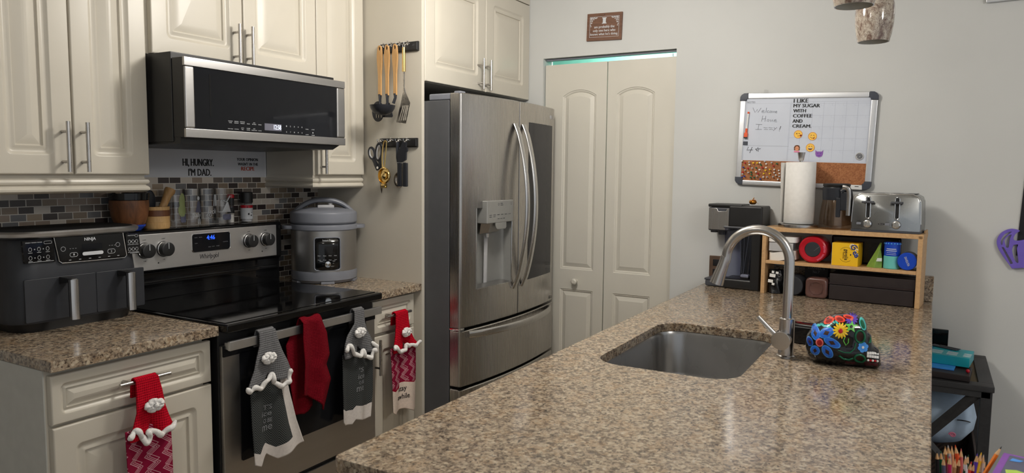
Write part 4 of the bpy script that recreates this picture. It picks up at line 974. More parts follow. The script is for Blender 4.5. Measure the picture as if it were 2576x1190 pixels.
hc = MB().box(2.655, 2.735, 1.80, 1.965, 1.7352, 1.764, .006, 3).box(2.655, 2.70, 1.798, 1.83, 1.735, 1.772, .004)
part('hinge_cover', hc, 'grey', fr, True); part('hinge_cover', MB().box(3.475, 3.554, 1.80, 1.965, 1.7352, 1.764, .006, 3), 'grey', fr, True)
ld = cut(curved_slab(FX0, 3.1015, .722, 1.764, 1.846), MB().box(2.756, 3.041, 1.70, 1.828, .8905, 1.258))
ldo = part('left_door', ld, 'fsteel', fr, True, sm=40)
# dispenser niche
nz = MB(); npts = [(2.7572, 1.771)] + [(2.8985+.1410*math.cos(a), 1.798+.026*math.sin(a)) for a in [PI-PI*i/16 for i in range(17)]] + [(3.0398, 1.757)]
nz.loft([[(x, y, z) for x, y in npts] for z in (.8915, 1.2572)], closed=False)
nch = part('dispenser_niche', nz, 'panelgrey', ldo, True, sm=60)
part('drip_tray', MB().loft([[(2.757, 1.769, z), (3.040, 1.757, z), (3.03, 1.81, z+.008), (2.77, 1.81, z+.008)] for z in (.888, .893)], cap0=True, cap1=True), 'steel', ldo, True)
part('niche_edge', MB().tube([(2.756, fy(2.756)+.001, 1.258), (2.756, fy(2.756)+.001, .8905), (3.041, fy(3.041)+.001, .8905), (3.041, fy(3.041)+.001, 1.258)], .002, 8), 'chrome', ldo, True)
cpn = part('dispenser_panel', MB().box(2.800, 3.036, 1.744, 1.80, 1.186, 1.290, .004, 3), 'panelgrey', ldo, True, label='light grey control panel')
m_ = MB()
for i, tx in enumerate(('LIGHT', 'FILTER', 'CRUSHED', 'CUBED', 'WATER', 'LOCK')): m_.text(tx, (2.818+i*.034, 2.840+i*.034, 1.222, 1.226), 1.7438, bold=.01)
for i, tx in enumerate(('HOLD 3s', 'HOLD')): m_.text(tx, (2.818+i*.034, 2.838+i*.034, 1.214, 1.218), 1.7438)
for i in range(3): m_.text(('ICE', 'PLUS', 'WIFI')[i], (2.892+i*.024, 2.908+i*.024, 1.203, 1.207), 1.7438)
m_.text('FREEZER', (2.915, 2.940, 1.266, 1.270), 1.7438).text('FRIDGE', (2.915, 2.937, 1.274, 1.278), 1.7438)
for x_ in (2.900, 3.015): m_.tube([(x, 1.7438, z) for x, z in ell(x_, 1.272, .005, .006, 14)], .0006, 5, loop=True)
part('lettering', m_, 'dgrey', cpn, True)
part('spout_housing', MB().loft([[(2.81, 1.785, 1.187), (2.985, 1.785, 1.187), (2.985, 1.752, 1.187), (2.84, 1.752, 1.187)], [(2.83, 1.805, 1.135), (2.955, 1.805, 1.135), (2.945, 1.775, 1.142), (2.86, 1.775, 1.142)]], cap0=True, cap1=True), 'steel', ldo, True)
part('ice_paddle', MB().shape([[(2.875, 1.188), (2.875, 1.178), (2.884, 1.160), (2.895, 1.155), (2.965, 1.155), (2.974, 1.162), (2.974, 1.188)]], 1.745, 1.752, bev=.002), 'panelgrey', ldo, True)
part('water_nozzle', MB().cyl((2.868, 1.787, 1.136), (2.868, 1.787, 1.118), .009, .008), 'chrome', ldo, True)
part('water_paddle', MB().loft([[(2.880+.013*math.cos(a)+dx, 1.806-.010*math.sin(a)+dy, z) for a in [PI*i/10 for i in range(11)]] for z, dx, dy in ((1.125, -.002, -.004), (.897, .018, .012))], cap0=True, cap1=True), 'lgrey', ldo, True)
rd = part('right_door', curved_slab(3.1075, FX1, .722, 1.764, 1.846, rl=.003, rr_=.012), 'fsteel', fr, True, sm=40)
def curved_face(x0, x1, z0, z1, off, n=12):
    return MB().loft([[(x0+(x1-x0)*k/n, fy(x0+(x1-x0)*k/n)+off, z) for k in range(n+1)] + [(x0+(x1-x0)*k/n, fy(x0+(x1-x0)*k/n)+.003, z) for k in range(n, -1, -1)] for z in (z0, z1)], cap0=True, cap1=True)
part('glass_panel', curved_face(3.205, 3.509, .881, 1.669, -.0018), 'fglass', rd, True, label='dark smoked glass panel')
part('logo', MB().text('LG', (3.497, 3.529, 1.704, 1.724), -.0026, bold=.03, warp=lambda x, z: fy(x)).lathe([(.011, 0), (.011, -.0006), (.0001, -.0008)], (3.482, fy(3.482)-.0012, 1.714), 20, ax='Y'), 'lgrey', rd, True)
part('maker_label', MB().tube([(x, fy(3.50)-.0008, z) for x, z in rr(3.485, 3.525, .737, .750, .002)], .0008, 6, loop=True).text('Inverter', (3.489, 3.521, .740, .747), fy(3.50)-.0008), 'ink', rd, True)
for hx, do in ((3.060, ldo), (3.143, rd)):
    P_ = [(hx, fy(hx)-.003-.072*math.sin(PI*k/16)**.75, 1.652-.794*k/16) for k in range(17)]
    part('handle', MB().tube(smooth(P_, 4), .0185, 16, flat=.45, up=(0, 1, 0)), 'fhandle', do, True, label='long bowed steel handle')
fd = part('freezer_drawer', curved_slab(FX0, FX1, .453, .7095, 1.846), 'fsteel', fr, True, sm=40)
P_ = [(2.70+.79*k/16, fy(2.70+.79*k/16)-.006-.048*math.sin(PI*k/16)**.6, .690) for k in range(17)]
part('handle', MB().tube(P_, .017, 14, flat=.55, up=(0, 1, 0)), 'fhandle', fd, True, label='bowed steel drawer handle')
part('lower_drawer', curved_slab(FX0, FX1, .10, .441, 1.846), 'fsteel', fr, True, sm=40)
part('hinge', MB().box(2.653, 2.70, 1.80, 1.85, .710, .7215, .002).cyl((2.664, 1.806, .706), (2.664, 1.806, .724), .008), 'chrome', fr, True)

# ---------------------------------------------------------------- island
UP = Matrix(((1, 0, 0, 0), (0, 0, 1, 0), (0, 1, 0, 0), (0, 0, 0, 1)))   # x,z outline -> x,y slab
SX0, SX1, SY0, SY1 = 1.912, 2.578, .424, .832
def slab(loops, z0, z1, bev=0): return MB().shape(loops, z0, z1, bev=bev, X=UP)
top = slab([rr(.995, XW-.001, -.025, .966, .018, 5), rr(SX0, SX1, SY0, SY1, .085, 8)], .848, ZI, .003)
solo('island_countertop', top, 'granite', 'long speckled granite island worktop with an undermount sink', 'countertop', (2.3, .47, .848), world=True)
t = thing('island_cabinet', 'island base cabinet carrying the granite worktop', 'cabinet', (2.3, .56, 0))
part('carcass', MB().box(1.04, 3.615, .20, .215, .0, .847).box(1.04, 3.615, .915, .93, .0, .847).box(1.04, 1.055, .215, .915, 0, .847).box(3.60, 3.615, .215, .915, 0, .847), 'cream', t, True)
sk = thing('sink', 'stainless undermount sink in the island worktop', 'sink', (2.245, .63, .66))
def sring(i, z, r): return [(x, y, z) for x, y in rr(SX0-.004+i, SX1+.004-i, SY0-.004+i, SY1+.004-i, r, 8)]
part('bowl', MB().loft([sring(-.02, .8475, .10), sring(0, .8475, .088), sring(.004, .836, .086), sring(.010, .70, .082), sring(.02, .672, .075), sring(.05, .660, .05), sring(.15, .657, .03)], cap1=True), 'sinkst', sk, True, sm=60)
part('drain', MB().lathe([(.045, 0), (.042, .003), (.034, .001), (.0001, -.001)], (2.245, .63, .6575), 28), 'chrome', sk, True)
fa = thing('faucet', 'brushed steel gooseneck faucet beside the sink', 'faucet', (2.2737, .3571, ZI))
part('base', MB().lathe([(.026, 0), (.026, .003), (.0225, .006), (.0222, .115), (.0195, .117), (.0155, .1175)], seg=36), 'faucet', fa)
arcp = [(0, 0, .11), (0, 0, .20), (0, 0, .26)] + [(0, .093-.093*math.cos(a), .284+.093*math.sin(a)) for a in [PI*i/20 for i in range(0, 21)]]
arcp += [(0, .188, .268)]
part('spout', MB().tube(arcp[:-1] + [(0, .1885, .272)], .0146, 20), 'faucet', fa, sm=60)
part('spray_head', MB().tube([(0, .1875, .290), (0, .189, .283), (0, .1945, .262), (0, .206, .228), (0, .2135, .203)], [.0150, .0152, .0162, .0190, .0212], 24), 'faucet', fa, sm=60)
part('nozzle_face', MB().tube([(0, .2135, .2035), (0, .2142, .2012)], [.018, .0175], 20), 'dgrey', fa)
lv = part('valve', MB().tube([(-.045, .009, .054), (-.044, .009, .054), (0, .009, .054)], [.026, .0275, .0275], 28), 'faucet', fa)
part('lever', MB().tube([(-.030, .028, .070), (-.034, .052, .094), (-.036, .077, .119)], [.0078, .0068, .0064], 14), 'faucet', fa)
solo('island_backsplash', MB().box(XW-.015, XW-.0005, -.025, .655, ZI+.0003, ZI+.112, .003), 'granite', 'low granite upstand against the far wall behind the shelf', 'backsplash', (XW-.01, .4, ZI), world=True)
solo('plastic_case', MB().box(-.055, .055, -.03, .03, 0, .060, .008, 3).box(-.045, .045, -.024, .024, .058, .064, .003), 'gloss', 'small black plastic case behind the painted skull', 'case', (2.49, .345, ZI), -95)

# ---------------------------------------------------------------- painted skull (local x -> to the right of the picture, face that way)
OUT_T = [(-.121, .042), (-.1177, .0727), (-.098, .1001), (-.0707, .1193), (-.0404, .1368), (-.0084, .1436), (.0181, .1407), (.041, .1338), (.0535, .1219), (.0575, .105), (.0575, .095), (.0635, .090), (.0706, .0845), (.0728, .066), (.0824, .0523), (.0928, .0456), (.0965, .0357), (.0995, .0175), (.1019, .004)]
OUT_B = [(-.121, .040), (-.1171, .0206), (-.1067, .004), (-.0867, -.007), (-.0584, -.0085), (.0607, -.0085), (.0924, -.0085), (.1019, .002)]
kz2 = lambda L_: [(x*.90, max(0, z*.985+.008)) for x, z in L_]
OUT_T, OUT_B = kz2(OUT_T), kz2(OUT_B)
WID = [(a*.913, b) for a, b in ((-.1195, .002), (-.117, .030), (-.107, .050), (-.085, .063), (-.055, .069), (-.02, .068), (.01, .062), (.035, .053), (.055, .046), (.07, .040), (.085, .034), (.095, .026), (.1005, .004))]
def sk_sec(x):
    zt, zb = lerp_tab(OUT_T, x), lerp_tab(OUT_B, x); return (zt+zb)/2, max(.001, (zt-zb)/2), lerp_tab(WID, x)
def sk_y(x, z, off=0):
    zc, hz, w_ = sk_sec(x); q_ = min(1, abs(z-zc)/hz); p_ = 2.3
    dent = .007*math.exp(-((x-.004)/.020)**2-((z-.066)/.022)**2) + .011*math.exp(-((x-.033)/.0125)**2-((z-.083)/.019)**2) + .007*math.exp(-((x-.035)/.0125)**2-((z-.020)/.012)**2) - .006*math.exp(-((x-.012)/.04)**2-((z-.042)/.008)**2)
    return -(w_*(1-q_**p_)**(1/p_)) + dent - off
t = thing('skull_ornament', 'black ceramic sugar skull painted with bright flowers', 'ornament', (2.270, .192, ZI), -86)
sm_ = MB(); rings = []
NX = 72
for i in range(NX+1):
    x = -.1088+(.0915+.1088)*(.5-.5*math.cos(PI*i/NX)); zc, hz, w_ = sk_sec(x); r_ = []
    for k in range(56):
        a = 2*PI*k/56; ca, sa = math.cos(a), math.sin(a); e = 2/2.3
        z = zc+hz*math.copysign(abs(sa)**e, sa); yb = w_*math.copysign(abs(ca)**e, ca)
        y = sk_y(x, z) if yb < 0 else -sk_y(x, z); 
        r_.append((x, y, z))
    rings.append(r_)
part('skull', sm_.loft(rings, cap0=True, cap1=True), 'skull', t, sm=70)
def drape(m_, pts, off, mi=0, dome=0):
    cx = sum(p[0] for p in pts)/len(pts); cz = sum(p[1] for p in pts)/len(pts); R_ = []
    for kk, oo in ((1, -.001), (1, off), (.8, off+dome*.6), (.4, off+dome), (.01, off+dome)):
        R_.append([(cx+(x-cx)*kk, sk_y(cx+(x-cx)*kk, cz+(z-cz)*kk, oo), cz+(z-cz)*kk) for x, z in pts])
    m_.loft(R_)
def K(x, z):      # a mark on the near side, lifted to where it sits on the rounded surface
    x, z = x*.90, z*.985+.008; return x, z+.22*abs(sk_y(x, z+.010))
def petal(cx, cz, rx, rz, rot, outer='pblue', mid='plblue', inner='socket'):
    cx, cz = K(cx, cz); m_ = MB(); drape(m_, ell(cx, cz, rx, rz, 22, 0, rot), .0016); o = part('petal', m_, mid, t, sm=60)
    m2 = MB(); drape(m2, ell(cx, cz, rx*.86, rz*.86, 22, 0, rot), .0022); part('petal_band', m2, outer, o, sm=60)
    m3 = MB(); drape(m3, ell(cx, cz, rx*.42, rz*.5, 4, 0, rot), .0028); part('petal_heart', m3, inner, o, sm=60)
petal(-.0907, .0752, .013, .019, .25); petal(-.0576, .0778, .022, .013, .55); petal(-.1059, .0479, .0095, .013, .35, 'dkblue'); petal(-.0397, .051, .024, .012, -.45)
petal(-.0886, .0234, .013, .0145, -.1); petal(-.0521, .0232, .013, .021, .55)
def bit(nm, pts, mt, off=.0018, dome=0):
    m_ = MB(); drape(m_, pts, off, dome=dome); return part(nm, m_, mt, t, sm=60)
c_ = K(-.076, .0479); o_ = bit('flower_centre', ell(*c_, .0105, .0115), 'psalm', .003); bit('flower_centre', ell(*c_, .007, .008), 'dred', .0036)
c_ = K(-.0172, .0876); m_ = MB()
for k in range(14):
    a = 2*PI*k/14; drape(m_, ell(c_[0]+.0125*math.cos(a), c_[1]+.0135*math.sin(a), .0085, .0030, 12, 0, math.atan2(math.sin(a)*1.08, math.cos(a))), .0018, dome=.001)
part('yellow_flower', m_, 'pyel', t, sm=60); bit('flower_centre', ell(*c_, .0058, .0062), 'red', .0034, .001)
c_ = K(.0122, .1034); st_ = [(c_[0]+r*math.cos(a), c_[1]+r*math.sin(a)) for k in range(10) for r, a in [((.0175 if k % 2 == 0 else .0075), PI*k/5+.25)]]
bit('green_star', st_, 'pgreen', .0024); bit('star_heart', ell(*c_, .004, .004), 'skull', .003)
c_ = K(.0117, .1270); m_ = MB()
for k in range(13):
    a = 2*PI*k/13; drape(m_, ell(c_[0]+.010*math.cos(a), c_[1]+.008*math.sin(a), .0065, .0022, 12, 0, a), .0018)
part('purple_flower', m_, 'ppur', t, sm=60); bit('flower_centre', ell(*c_, .0036, .003), 'psalm', .003)
for cx, cz, rx, rz, ro in ((-.0535, .1230, .0155, .0065, .5), (-.0221, .1310, .0145, .0068, -.1), (.0020, .1375, .014, .004, -.15)):
    cx, cz = K(cx, cz); o_ = bit('red_petal', ell(cx, cz, rx, rz, 18, 0, ro), 'pred', .002); 
    m2 = MB(); drape(m2, ell(cx, cz, rx*.6, rz*.6, 14, 0, ro), .0028); part('petal_heart', m2, 'dred', o_, sm=60)
c_ = K(.0435, .1150); bit('teal_petal', ell(*c_, .007, .0165, 18, 0, .42), 'pteal', .002); bit('petal_heart', ell(*c_, .0045, .012, 18, 0, .42), 'dgreen', .0028)
m_ = MB()
for (cx, cz, ro) in ((-.083, .106, .3), (-.072, .108, -.1), (-.060, .1095, -.5), (-.050, .1135, -.6), (-.040, .113, -.6), (-.030, .112, -.7), (-.064, .0985, .2), (-.052, .0965, .1)):
    cx, cz = K(cx, cz); drape(m_, ell(cx, cz, .0065, .0024, 12, 0, ro), .0016)
part('teal_leaves', m_, 'pteal', t, sm=60)
def line3(pts, off=.001): return [(x, sk_y(x, z, off), z) for x, z in [K(*p) for p in pts]]
m_ = MB().tube(line3([(-.088, .100), (-.075, .112), (-.058, .104), (-.038, .1035)]), .0009, 6); part('teal_stem', m_, 'pteal', t, sm=60)
for nm, cx, cz, rx, rz, ro, mt in (('eye_socket', .0379, .0771, .0120, .0175, .1, 'dgreen'), ('jaw_hole', .0404, .0140, .0135, .0120, -.5, 'dgreen')):
    cx, cz = K(cx, cz); o_ = part(nm, MB().tube([(x, sk_y(x, z, .0005), z) for x, z in ell(cx, cz, rx, rz, 28, 0, ro)], .0032, 10, loop=True), mt, t, sm=60)
    m2 = MB(); drape(m2, ell(cx, cz, rx*.82, rz*.82, 20, 0, ro), .0006); part('socket_inside', m2, 'socket', o_, sm=60)
part('cheek_line', MB().tube(line3([(-.022, .031), (-.005, .026), (.012, .027), (.024, .040), (.027, .058)], .0012), .0018, 8).tube(line3([(-.018, .016), (-.006, .008), (.010, .007), (.022, .013)], .0012), .0028, 8), 'dgreen', t, sm=60)
part('temple_leaf', MB().tube(line3([(-.004, .072), (-.008, .060), (-.001, .048), (.006, .056), (.006, .068)], .001), .0014, 8), 'pgreen', t, sm=60)
c_ = K(.048, .0473); m_ = MB()
for k in range(6):
    a = 2*PI*k/6+.3; drape(m_, ell(c_[0]+.0075*math.cos(a), c_[1]+.0085*math.sin(a), .0062, .0062, 12), .0022)
part('blue_flower', m_, 'plblue', t, sm=60); bit('flower_centre', ell(*c_, .0032, .0036), 'white', .0034)
cx, cz = K(.0660, .0710); bit('nose_patch', [(cx-.004, cz-.008), (cx+.004, cz-.006), (cx+.0035, cz+.006), (cx+.0005, cz+.009)], 'dgreen', .0016)
for r in range(2):
    for k in range(5):
        x0 = .0600+k*.0068; zz = .0285-r*.0085+.0009*k*(1-r); pts = [K(x0, zz), K(x0+.0062, zz), K(x0+.0062, zz+.0075), K(x0, zz+.0075)]
        bit('tooth', pts, 'white', .0026)
m_ = MB(); m2 = MB()
for k in range(5):
    x, z = K(.0640+k*.0065, .0115); (m_ if k % 2 else m2).sphere((x, sk_y(x, z, .0008), z), .0034, 10)
part('lip_bead', m_, 'red', t); part('lip_bead', m2, 'white', t)
bit('jaw_glaze', [K(.000, .002), K(.028, .002), K(.030, -.006), K(.000, -.006)], 'maroon', .0008); bit('chin_glaze', [K(.052, .010), K(.092, .006), K(.094, -.006), K(.055, -.006)], 'maroon', .0012)

# ---------------------------------------------------------------- shelf rack on the island (local x along it, y to the wall)
SO, SR = (3.4409, .6631, ZI), -95.28
t = thing('shelf_rack', 'light bamboo two-tier counter shelf against the far wall', 'shelf', SO, SR)
for x0, x1 in ((.0, .0175), (.625, .643)): part('side_post', MB().box(x0, x1, 0, .153, 0, .300, .0015), 'bamboo', t)
part('top_board', MB().box(0, .6445, 0, .156, .2865, .306, .0015), 'bamboo', t)
part('middle_board', MB().box(.0178, .6248, .002, .152, .139, .1535, .0015), 'bamboo', t)
part('bracket', MB().box(.637, .6435, .075, .155, .3062, .318, .001), 'bamboo', t)
ZT_, ZM = .3062, .1537
SM = Matrix.Translation(SO) @ Matrix.Rotation(math.radians(SR), 4, 'Z')
def on(x, y, z): return tuple(SM @ Vector((x, y, z)))
# paper towels
t = thing('paper_towel_holder', 'brushed metal paper towel stand on the shelf', 'holder', on(.1345, .085, ZT_), SR)
part('base', MB().lathe([(.086, 0), (.087, .003), (.087, .013), (.084, .016), (.0001, .017)], seg=48), 'faucet', t)
part('rod', MB().cyl((0, 0, .016), (0, 0, .305), .008), 'faucet', t); part('finial', MB().lathe([(.010, .301), (.011, .306), (.017, .336), (.017, .338), (.0001, .338)], seg=28), 'faucet', t)
m_ = MB().lathe([(.021, .0175), (.064, .0175), (.0655, .019), (.0645, .292), (.063, .2935), (.021, .2935), (.021, .0175)], seg=56, cap0=False, cap1=False)
m_.grid(lambda u, v: ((-.064-.012*math.sin(u*2.2)*(.6+.4*v))*(1) if u > .5 else -.0645-.010*u, -.005-.045*u+.004*math.sin(v*5), .020+.272*v), 8, 20)
solo('paper_towel_roll', m_, 'paper', 'white paper towel roll on the metal stand', 'paper towels', on(.1345, .085, ZT_), SR, sm=50)
# carafe
t = thing('coffee_carafe', 'glass coffee carafe with black collar and handle', 'carafe', on(.2895, .085, ZT_), SR)
part('glass', MB().lathe([(.055, 0), (.065, .004), (.067, .02), (.066, .05), (.060, .10), (.054, .135), (.0525, .14), (.051, .135), (.057, .10), (.063, .05), (.064, .02), (.0001, .005)], seg=48), 'amberglass', t)
part('collar', MB().lathe([(.0545, .128), (.0555, .13), (.0575, .180), (.056, .184), (.0001, .184)], seg=48), 'nylon', t)
part('lid', MB().lathe([(.052, .184), (.056, .190), (.056, .198), (.050, .201), (.0001, .201)], seg=40), 'black', t)
hh = part('handle', MB().tube(smooth([(.030, -.055, .165), (.048, -.050, .178), (.061, -.046, .165), (.0635, -.045, .13), (.063, -.045, .062)], 5), .0125, 12, flat=1.0, up=(0, 1, 0)).box(.012, .030, -.064, -.050, .055, .14, .003).box(.028, .056, -.062, -.045, .085, .165, .004), 'nylon', t)
part('handle_face', MB().tube(smooth([(.036, -.063, .186), (.051, -.063, .184), (.0605, -.062, .170), (.063, -.060, .13), (.0625, -.060, .064)], 5), .0090, 10, flat=.4, up=(0, 1, 0)), 'faucet', hh)
# toaster
t = thing('toaster', 'four-slot stainless toaster on the shelf', 'toaster', on(.500, .0, ZT_), SR)
def tring(i, y): 
    x0, x1, z0, z1 = -.131+i, .131-i, .010, .163-i
    return [(x, y, z) for x, z in [(x0, z0), (x1, z0), (x1+.001, .04), (x1-.003, z1-.030), (x1-.010, z1-.012), (x1-.032, z1), (x0+.032, z1), (x0+.010, z1-.012), (x0+.003, z1-.030), (x0-.001, .04)]]
part('housing', MB().loft([tring(.006, .0), tring(.002, .004), tring(0, .010), tring(0, .150), tring(.004, .158)], cap0=True, cap1=True), 'tsteel', t, sm=50)
part('front_edge', MB().tube([(x, .005, z) for x, _, z in tring(.002, 0)[2:]], .0024, 8), 'chrome', t, sm=60)
part('base', MB().box(-.131, .131, .002, .158, 0, .012, .003), 'dgrey', t)
sl = MB()
for x in (-.085, -.028, .030, .087): sl.box(x-.018, x+.018, .02, .14, .1620, .1636, .0005)
part('bread_slots', sl, 'black', t)
m_ = MB()
for sx in (-.0665, .0425):
    part('lever_slot', MB().shape([rr(sx-.006, sx+.006, .060, .145, .0055)], -.0012, .004), 'black', t); part('slot_trim', MB().tube([(x, -.0008, z) for x, z in rr(sx-.0085, sx+.0085, .057, .148, .0075)], .0022, 8, loop=True), 'chrome', t)
    part('lever', MB().box(sx-.024, sx+.024, -.020, -.004, .121, .131, .004, 3).box(sx-.004, sx+.004, -.008, .003, .120, .132), 'dgrey', t)
    k_ = part('knob', MB().lathe([(.0155, .004), (.0155, -.004), (.0128, -.005), (.012, -.014), (.0001, -.0145)], (sx, 0, .0345), 32, ax='Y'), 'chrome', t); part('knob_ring', MB().lathe([(.0175, .002), (.0175, -.003), (.0150, -.004)], (sx, 0, .0345), 32, ax='Y', cap0=False, cap1=False), 'dgrey', k_)
    part('button', MB().shape([rr(sx-.042, sx-.024, .030, .040, .003)], -.003, .003, bev=.001), 'grey', t)
    m_.text('BAGEL', (sx-.040, sx-.026, .0430, .0455), -.0004).text('FROZEN', (sx-.024, sx-.012, .022, .0245), -.0004)
part('lettering', m_, 'ink', t)
o_ = part('badge', MB().shape([ell(-.0135, .0355, .0125, .0035, 20)], -.002, .003), 'ink', t); part('badge_text', MB().text('BELLA', (-.021, -.006, .0342, .0368), -.0022), 'lgrey', o_)
# middle tier
t = thing('powder_jar', 'clear jar of white powder with white lid on the middle shelf', 'jar', on(.083, .070, ZM), SR)
part('jar', MB().loft([[(x, y, z) for x, y in rr(-.062, .062, -.052, .052, .02, 4)] for z in (0, .085)], cap0=True), 'clear', t); part('powder', MB().loft([[(x, y, z+.008*math.sin(x*40)) for x, y in rr(-.059, .059, -.049, .049, .019, 4)] for z in (.002, .042)], cap0=True, cap1=True), 'powder', t)
part('lid', MB().loft([[(x, y, z) for x, y in rr(-.064, .064, -.054, .054, .021, 4)] for z in (.085, .110)], cap0=True, cap1=True), 'white', t, label='white screw lid')
part('foil_liner', MB().box(-.055, .05, -.0535, -.0525, .044, .082), 'lgrey', t)
t = thing('coffee_canister', 'round red canister lying with its dark centre facing out', 'canister', on(.2145, .022, ZM+.0605), SR)
part('body', MB().lathe([(.0001, .11), (.055, .11), (.058, .10), (.060, .03), (.0605, .012), (.058, .002), (.052, -.002), (.034, .001), (.0335, .004), (.0001, .004)], seg=56, ax='Y'), 'red', t)
part('centre', MB().lathe([(.033, .002), (.031, .0005), (.0001, .0005)], seg=40, ax='Y', cap0=False), 'charcoal', t, label='dark grey round centre')
m_ = MB(); word = 'amazon saver'
for i, ch in enumerate(word):
    if ch == ' ': continue
    a = math.radians(-62+i*7.6); r_ = .0505; m_.text(ch, (r_*math.cos(a)-.0028, r_*math.cos(a)+.0028, r_*math.sin(a)-.0034, r_*math.sin(a)+.0034), -.0016, rot=a+PI/2, bold=.01)
part('lettering', m_, 'pink', t)
part('seam', MB().tube([(.006, .0002, -.006), (.028, .0002, .014)], .0006, 6), 'dim', t)
t = thing('tea_box', 'yellow cardboard coffee box with blue scrolls on the middle shelf', 'box', on(.350, .012, ZM), SR)
part('carton', MB().box(-.0525, .0525, 0, .10, 0, .098, .001), 'yellow', t)
part('box_side', MB().box(-.0535, -.0524, .001, .099, .001, .097), 'lgrey', t)
m_ = MB().text('gevalia', (-.020, .028, .039, .058), -.0006, rot=-PI/2, bold=.02); part('lettering', m_, 'ink', t)
m_ = MB().text('Guatemala', (-.020, .010, .043, .049), -.0006, rot=-PI/2); m_.tube([(x, -.0004, z) for x, z in ell(.004, .049, .028, .032, 30)[3:13]], .0006, 5).tube([(x, -.0004, z) for x, z in ell(.004, .049, .028, .032, 30)[18:27]], .0006, 5); part('small_print', m_, 'brown', t)
m_ = MB()
for cx, cz, r0, sgn in ((.034, .080, .014, 1), (.040, .058, .010, -1), (.045, .044, .008, 1)):
    m_.tube([(min(.0515, cx+r0*(1-k/22)*math.cos(sgn*k*.45)), -.0005, min(.097, cz+r0*(1-k/22)*math.sin(sgn*k*.45))) for k in range(20)], .0022, 6)
part('scrolls', m_, 'dkblue', t); m_ = MB()
for cx, cz, r0 in ((.028, .086, .009), (.046, .070, .005), (.047, .050, .005)): m_.tube([(min(.0515, cx+r0*math.cos(k*.4)), -.0004, min(.097, cz+r0*math.sin(k*.4))) for k in range(12)], .0016, 6)
part('scrolls', m_, 'white', t); part('crown', MB().shape([[(.020, .047), (.025, .045), (.025, .053), (.020, .051), (.022, .0505), (.0195, .049), (.022, .0475)]], -.0006, .001), 'ink', t)
t = thing('tea_bag_pouch', 'folded green foil pouch leaning beside the yellow box', 'pouch', on(.458, .03, ZM), SR)
part('pouch', MB().loft([[(-.028, .02, 0), (.006, -.004, 0), (.006, -.004, 0), (.034, .010, 0), (.032, .05, 0), (-.02, .06, 0)], [(-.014, .02, .030), (.010, .0, .030), (.014, .0, .030), (.034, .012, .030), (.030, .05, .030), (-.01, .055, .030)], [(.008, .02, .075), (.020, .006, .075), (.022, .006, .075), (.026, .012, .075), (.026, .03, .075), (.010, .03, .075)], [(.021, .016, .106), (.026, .010, .106), (.027, .010, .106), (.028, .013, .106), (.028, .018, .106), (.022, .018, .106)]], cap0=True, cap1=True), 'green', t, sm=20)
part('label', MB().loft([[(.013, -.003+dy, .028), (.033, .008+dy, .028), (.033, .009+dy, .042), (.017, -.002+dy, .042)] for dy in (-.003, -.0022)], cap0=True, cap1=True), 'white', t, label='white paper label')
t = thing('tea_tin', 'upright blue and teal tea tin on the middle shelf', 'tin', on(.527, .048, ZM), SR, group='tea tins on the middle shelf')
part('body', MB().lathe([(.030, 0), (.0315, .002), (.0315, .052), (.030, .054), (.0001, .054)], seg=40), 'teal', t, label='teal lower half'); 
b_ = part('lid', MB().lathe([(.0302, .0545), (.0308, .056), (.0308, .106), (.0305, .112), (.028, .113), (.0001, .113)], seg=40), 'blue', t, label='blue upper half')
m_ = MB(); cw = lambda x, z: .0310-math.sqrt(.0310**2-min(abs(x), .0305)**2)
for i, hw in enumerate((.018, .020, .017, .019)): m_.grid(lambda u, v: (-hw+2*hw*u, -.0312+cw(-hw+2*hw*u, 0), .083-i*.0075+(.0028 if i < 2 else .0012)*v), 10, 1)
part('lettering', m_, 'white', b_)
m_ = MB()
for k in range(9): a = PI+PI*k/8; m_.sphere((.0300*math.cos(a), .0300*math.sin(a), .106), .0042, 8)
part('rim_pattern', m_, 'plblue', b_)
t = thing('tea_tin', 'blue-lidded tea tin lying on its side at the shelf end', 'tin', on(.5885, .010, ZM+.0375), SR, group='tea tins on the middle shelf')
part('body', MB().lathe([(.0345, .012), (.0345, .085), (.0001, .085)], seg=40, ax='Y', cap0=False), 'dgrey', t)
b_ = part('lid', MB().lathe([(.0362, .020), (.0362, .002), (.034, 0), (.0001, 0)], seg=44, ax='Y', cap0=False), 'blue', t, label='round blue lid'); part('lettering', MB().text('DAVIDsTEA', (-.020, .020, -.0045, .0045), -.0006, rot=math.radians(-68), bold=.02), 'pale', b_)
# dark things further back on the middle tier
solo('dark_bag', MB().box(-.145, .135, -.012, .014, 0, .124, .010, 4), 'bagblack', 'dark bag standing at the back behind the yellow box on the middle shelf', 'bag', on(.415, .136, ZM), SR)
# lower tier
t = thing('coffee_bag', 'crumpled black coffee bag with white labels at the left of the bottom shelf', 'bag', on(.056, .012, .0002), SR)
def bagf(u, v):
    a = u*2*PI; w_ = .034+.003*math.sin(3*a+v*5)+.003*math.sin(7*a+9*v); d_ = .040*(1-.55*v)
    return (w_*math.cos(a)*(1-.10*v), .045+d_*math.sin(a)+.003*math.sin(9*v+4*a), .002+.105*v)
part('bag', MB().grid(bagf, 36, 18), 'bagblack', t, sm=50)
for x0, z0, w_, h_ in ((-.026, .076, .026, .015), (-.030, .050, .022, .014), (-.018, .095, .010, .010), (.000, .094, .012, .010), (-.012, .040, .012, .010)): part('label', MB().box(x0, x0+w_, -.0015, .0, z0, z0+h_, X=Matrix.Rotation(.08, 4, 'Y')), 'white', t)
part('print_swirl', MB().tube([(.024+.009*math.cos(k*.5)*(1-k/30), -.001, .088+.009*math.sin(k*.5)*(1-k/30)) for k in range(18)], .001, 6), 'dim', t)
t = thing('storage_jar', 'dark round jar lying on its side behind the faucet', 'jar', on(.1395, .014, .0465), SR, group='jars on the bottom shelf')
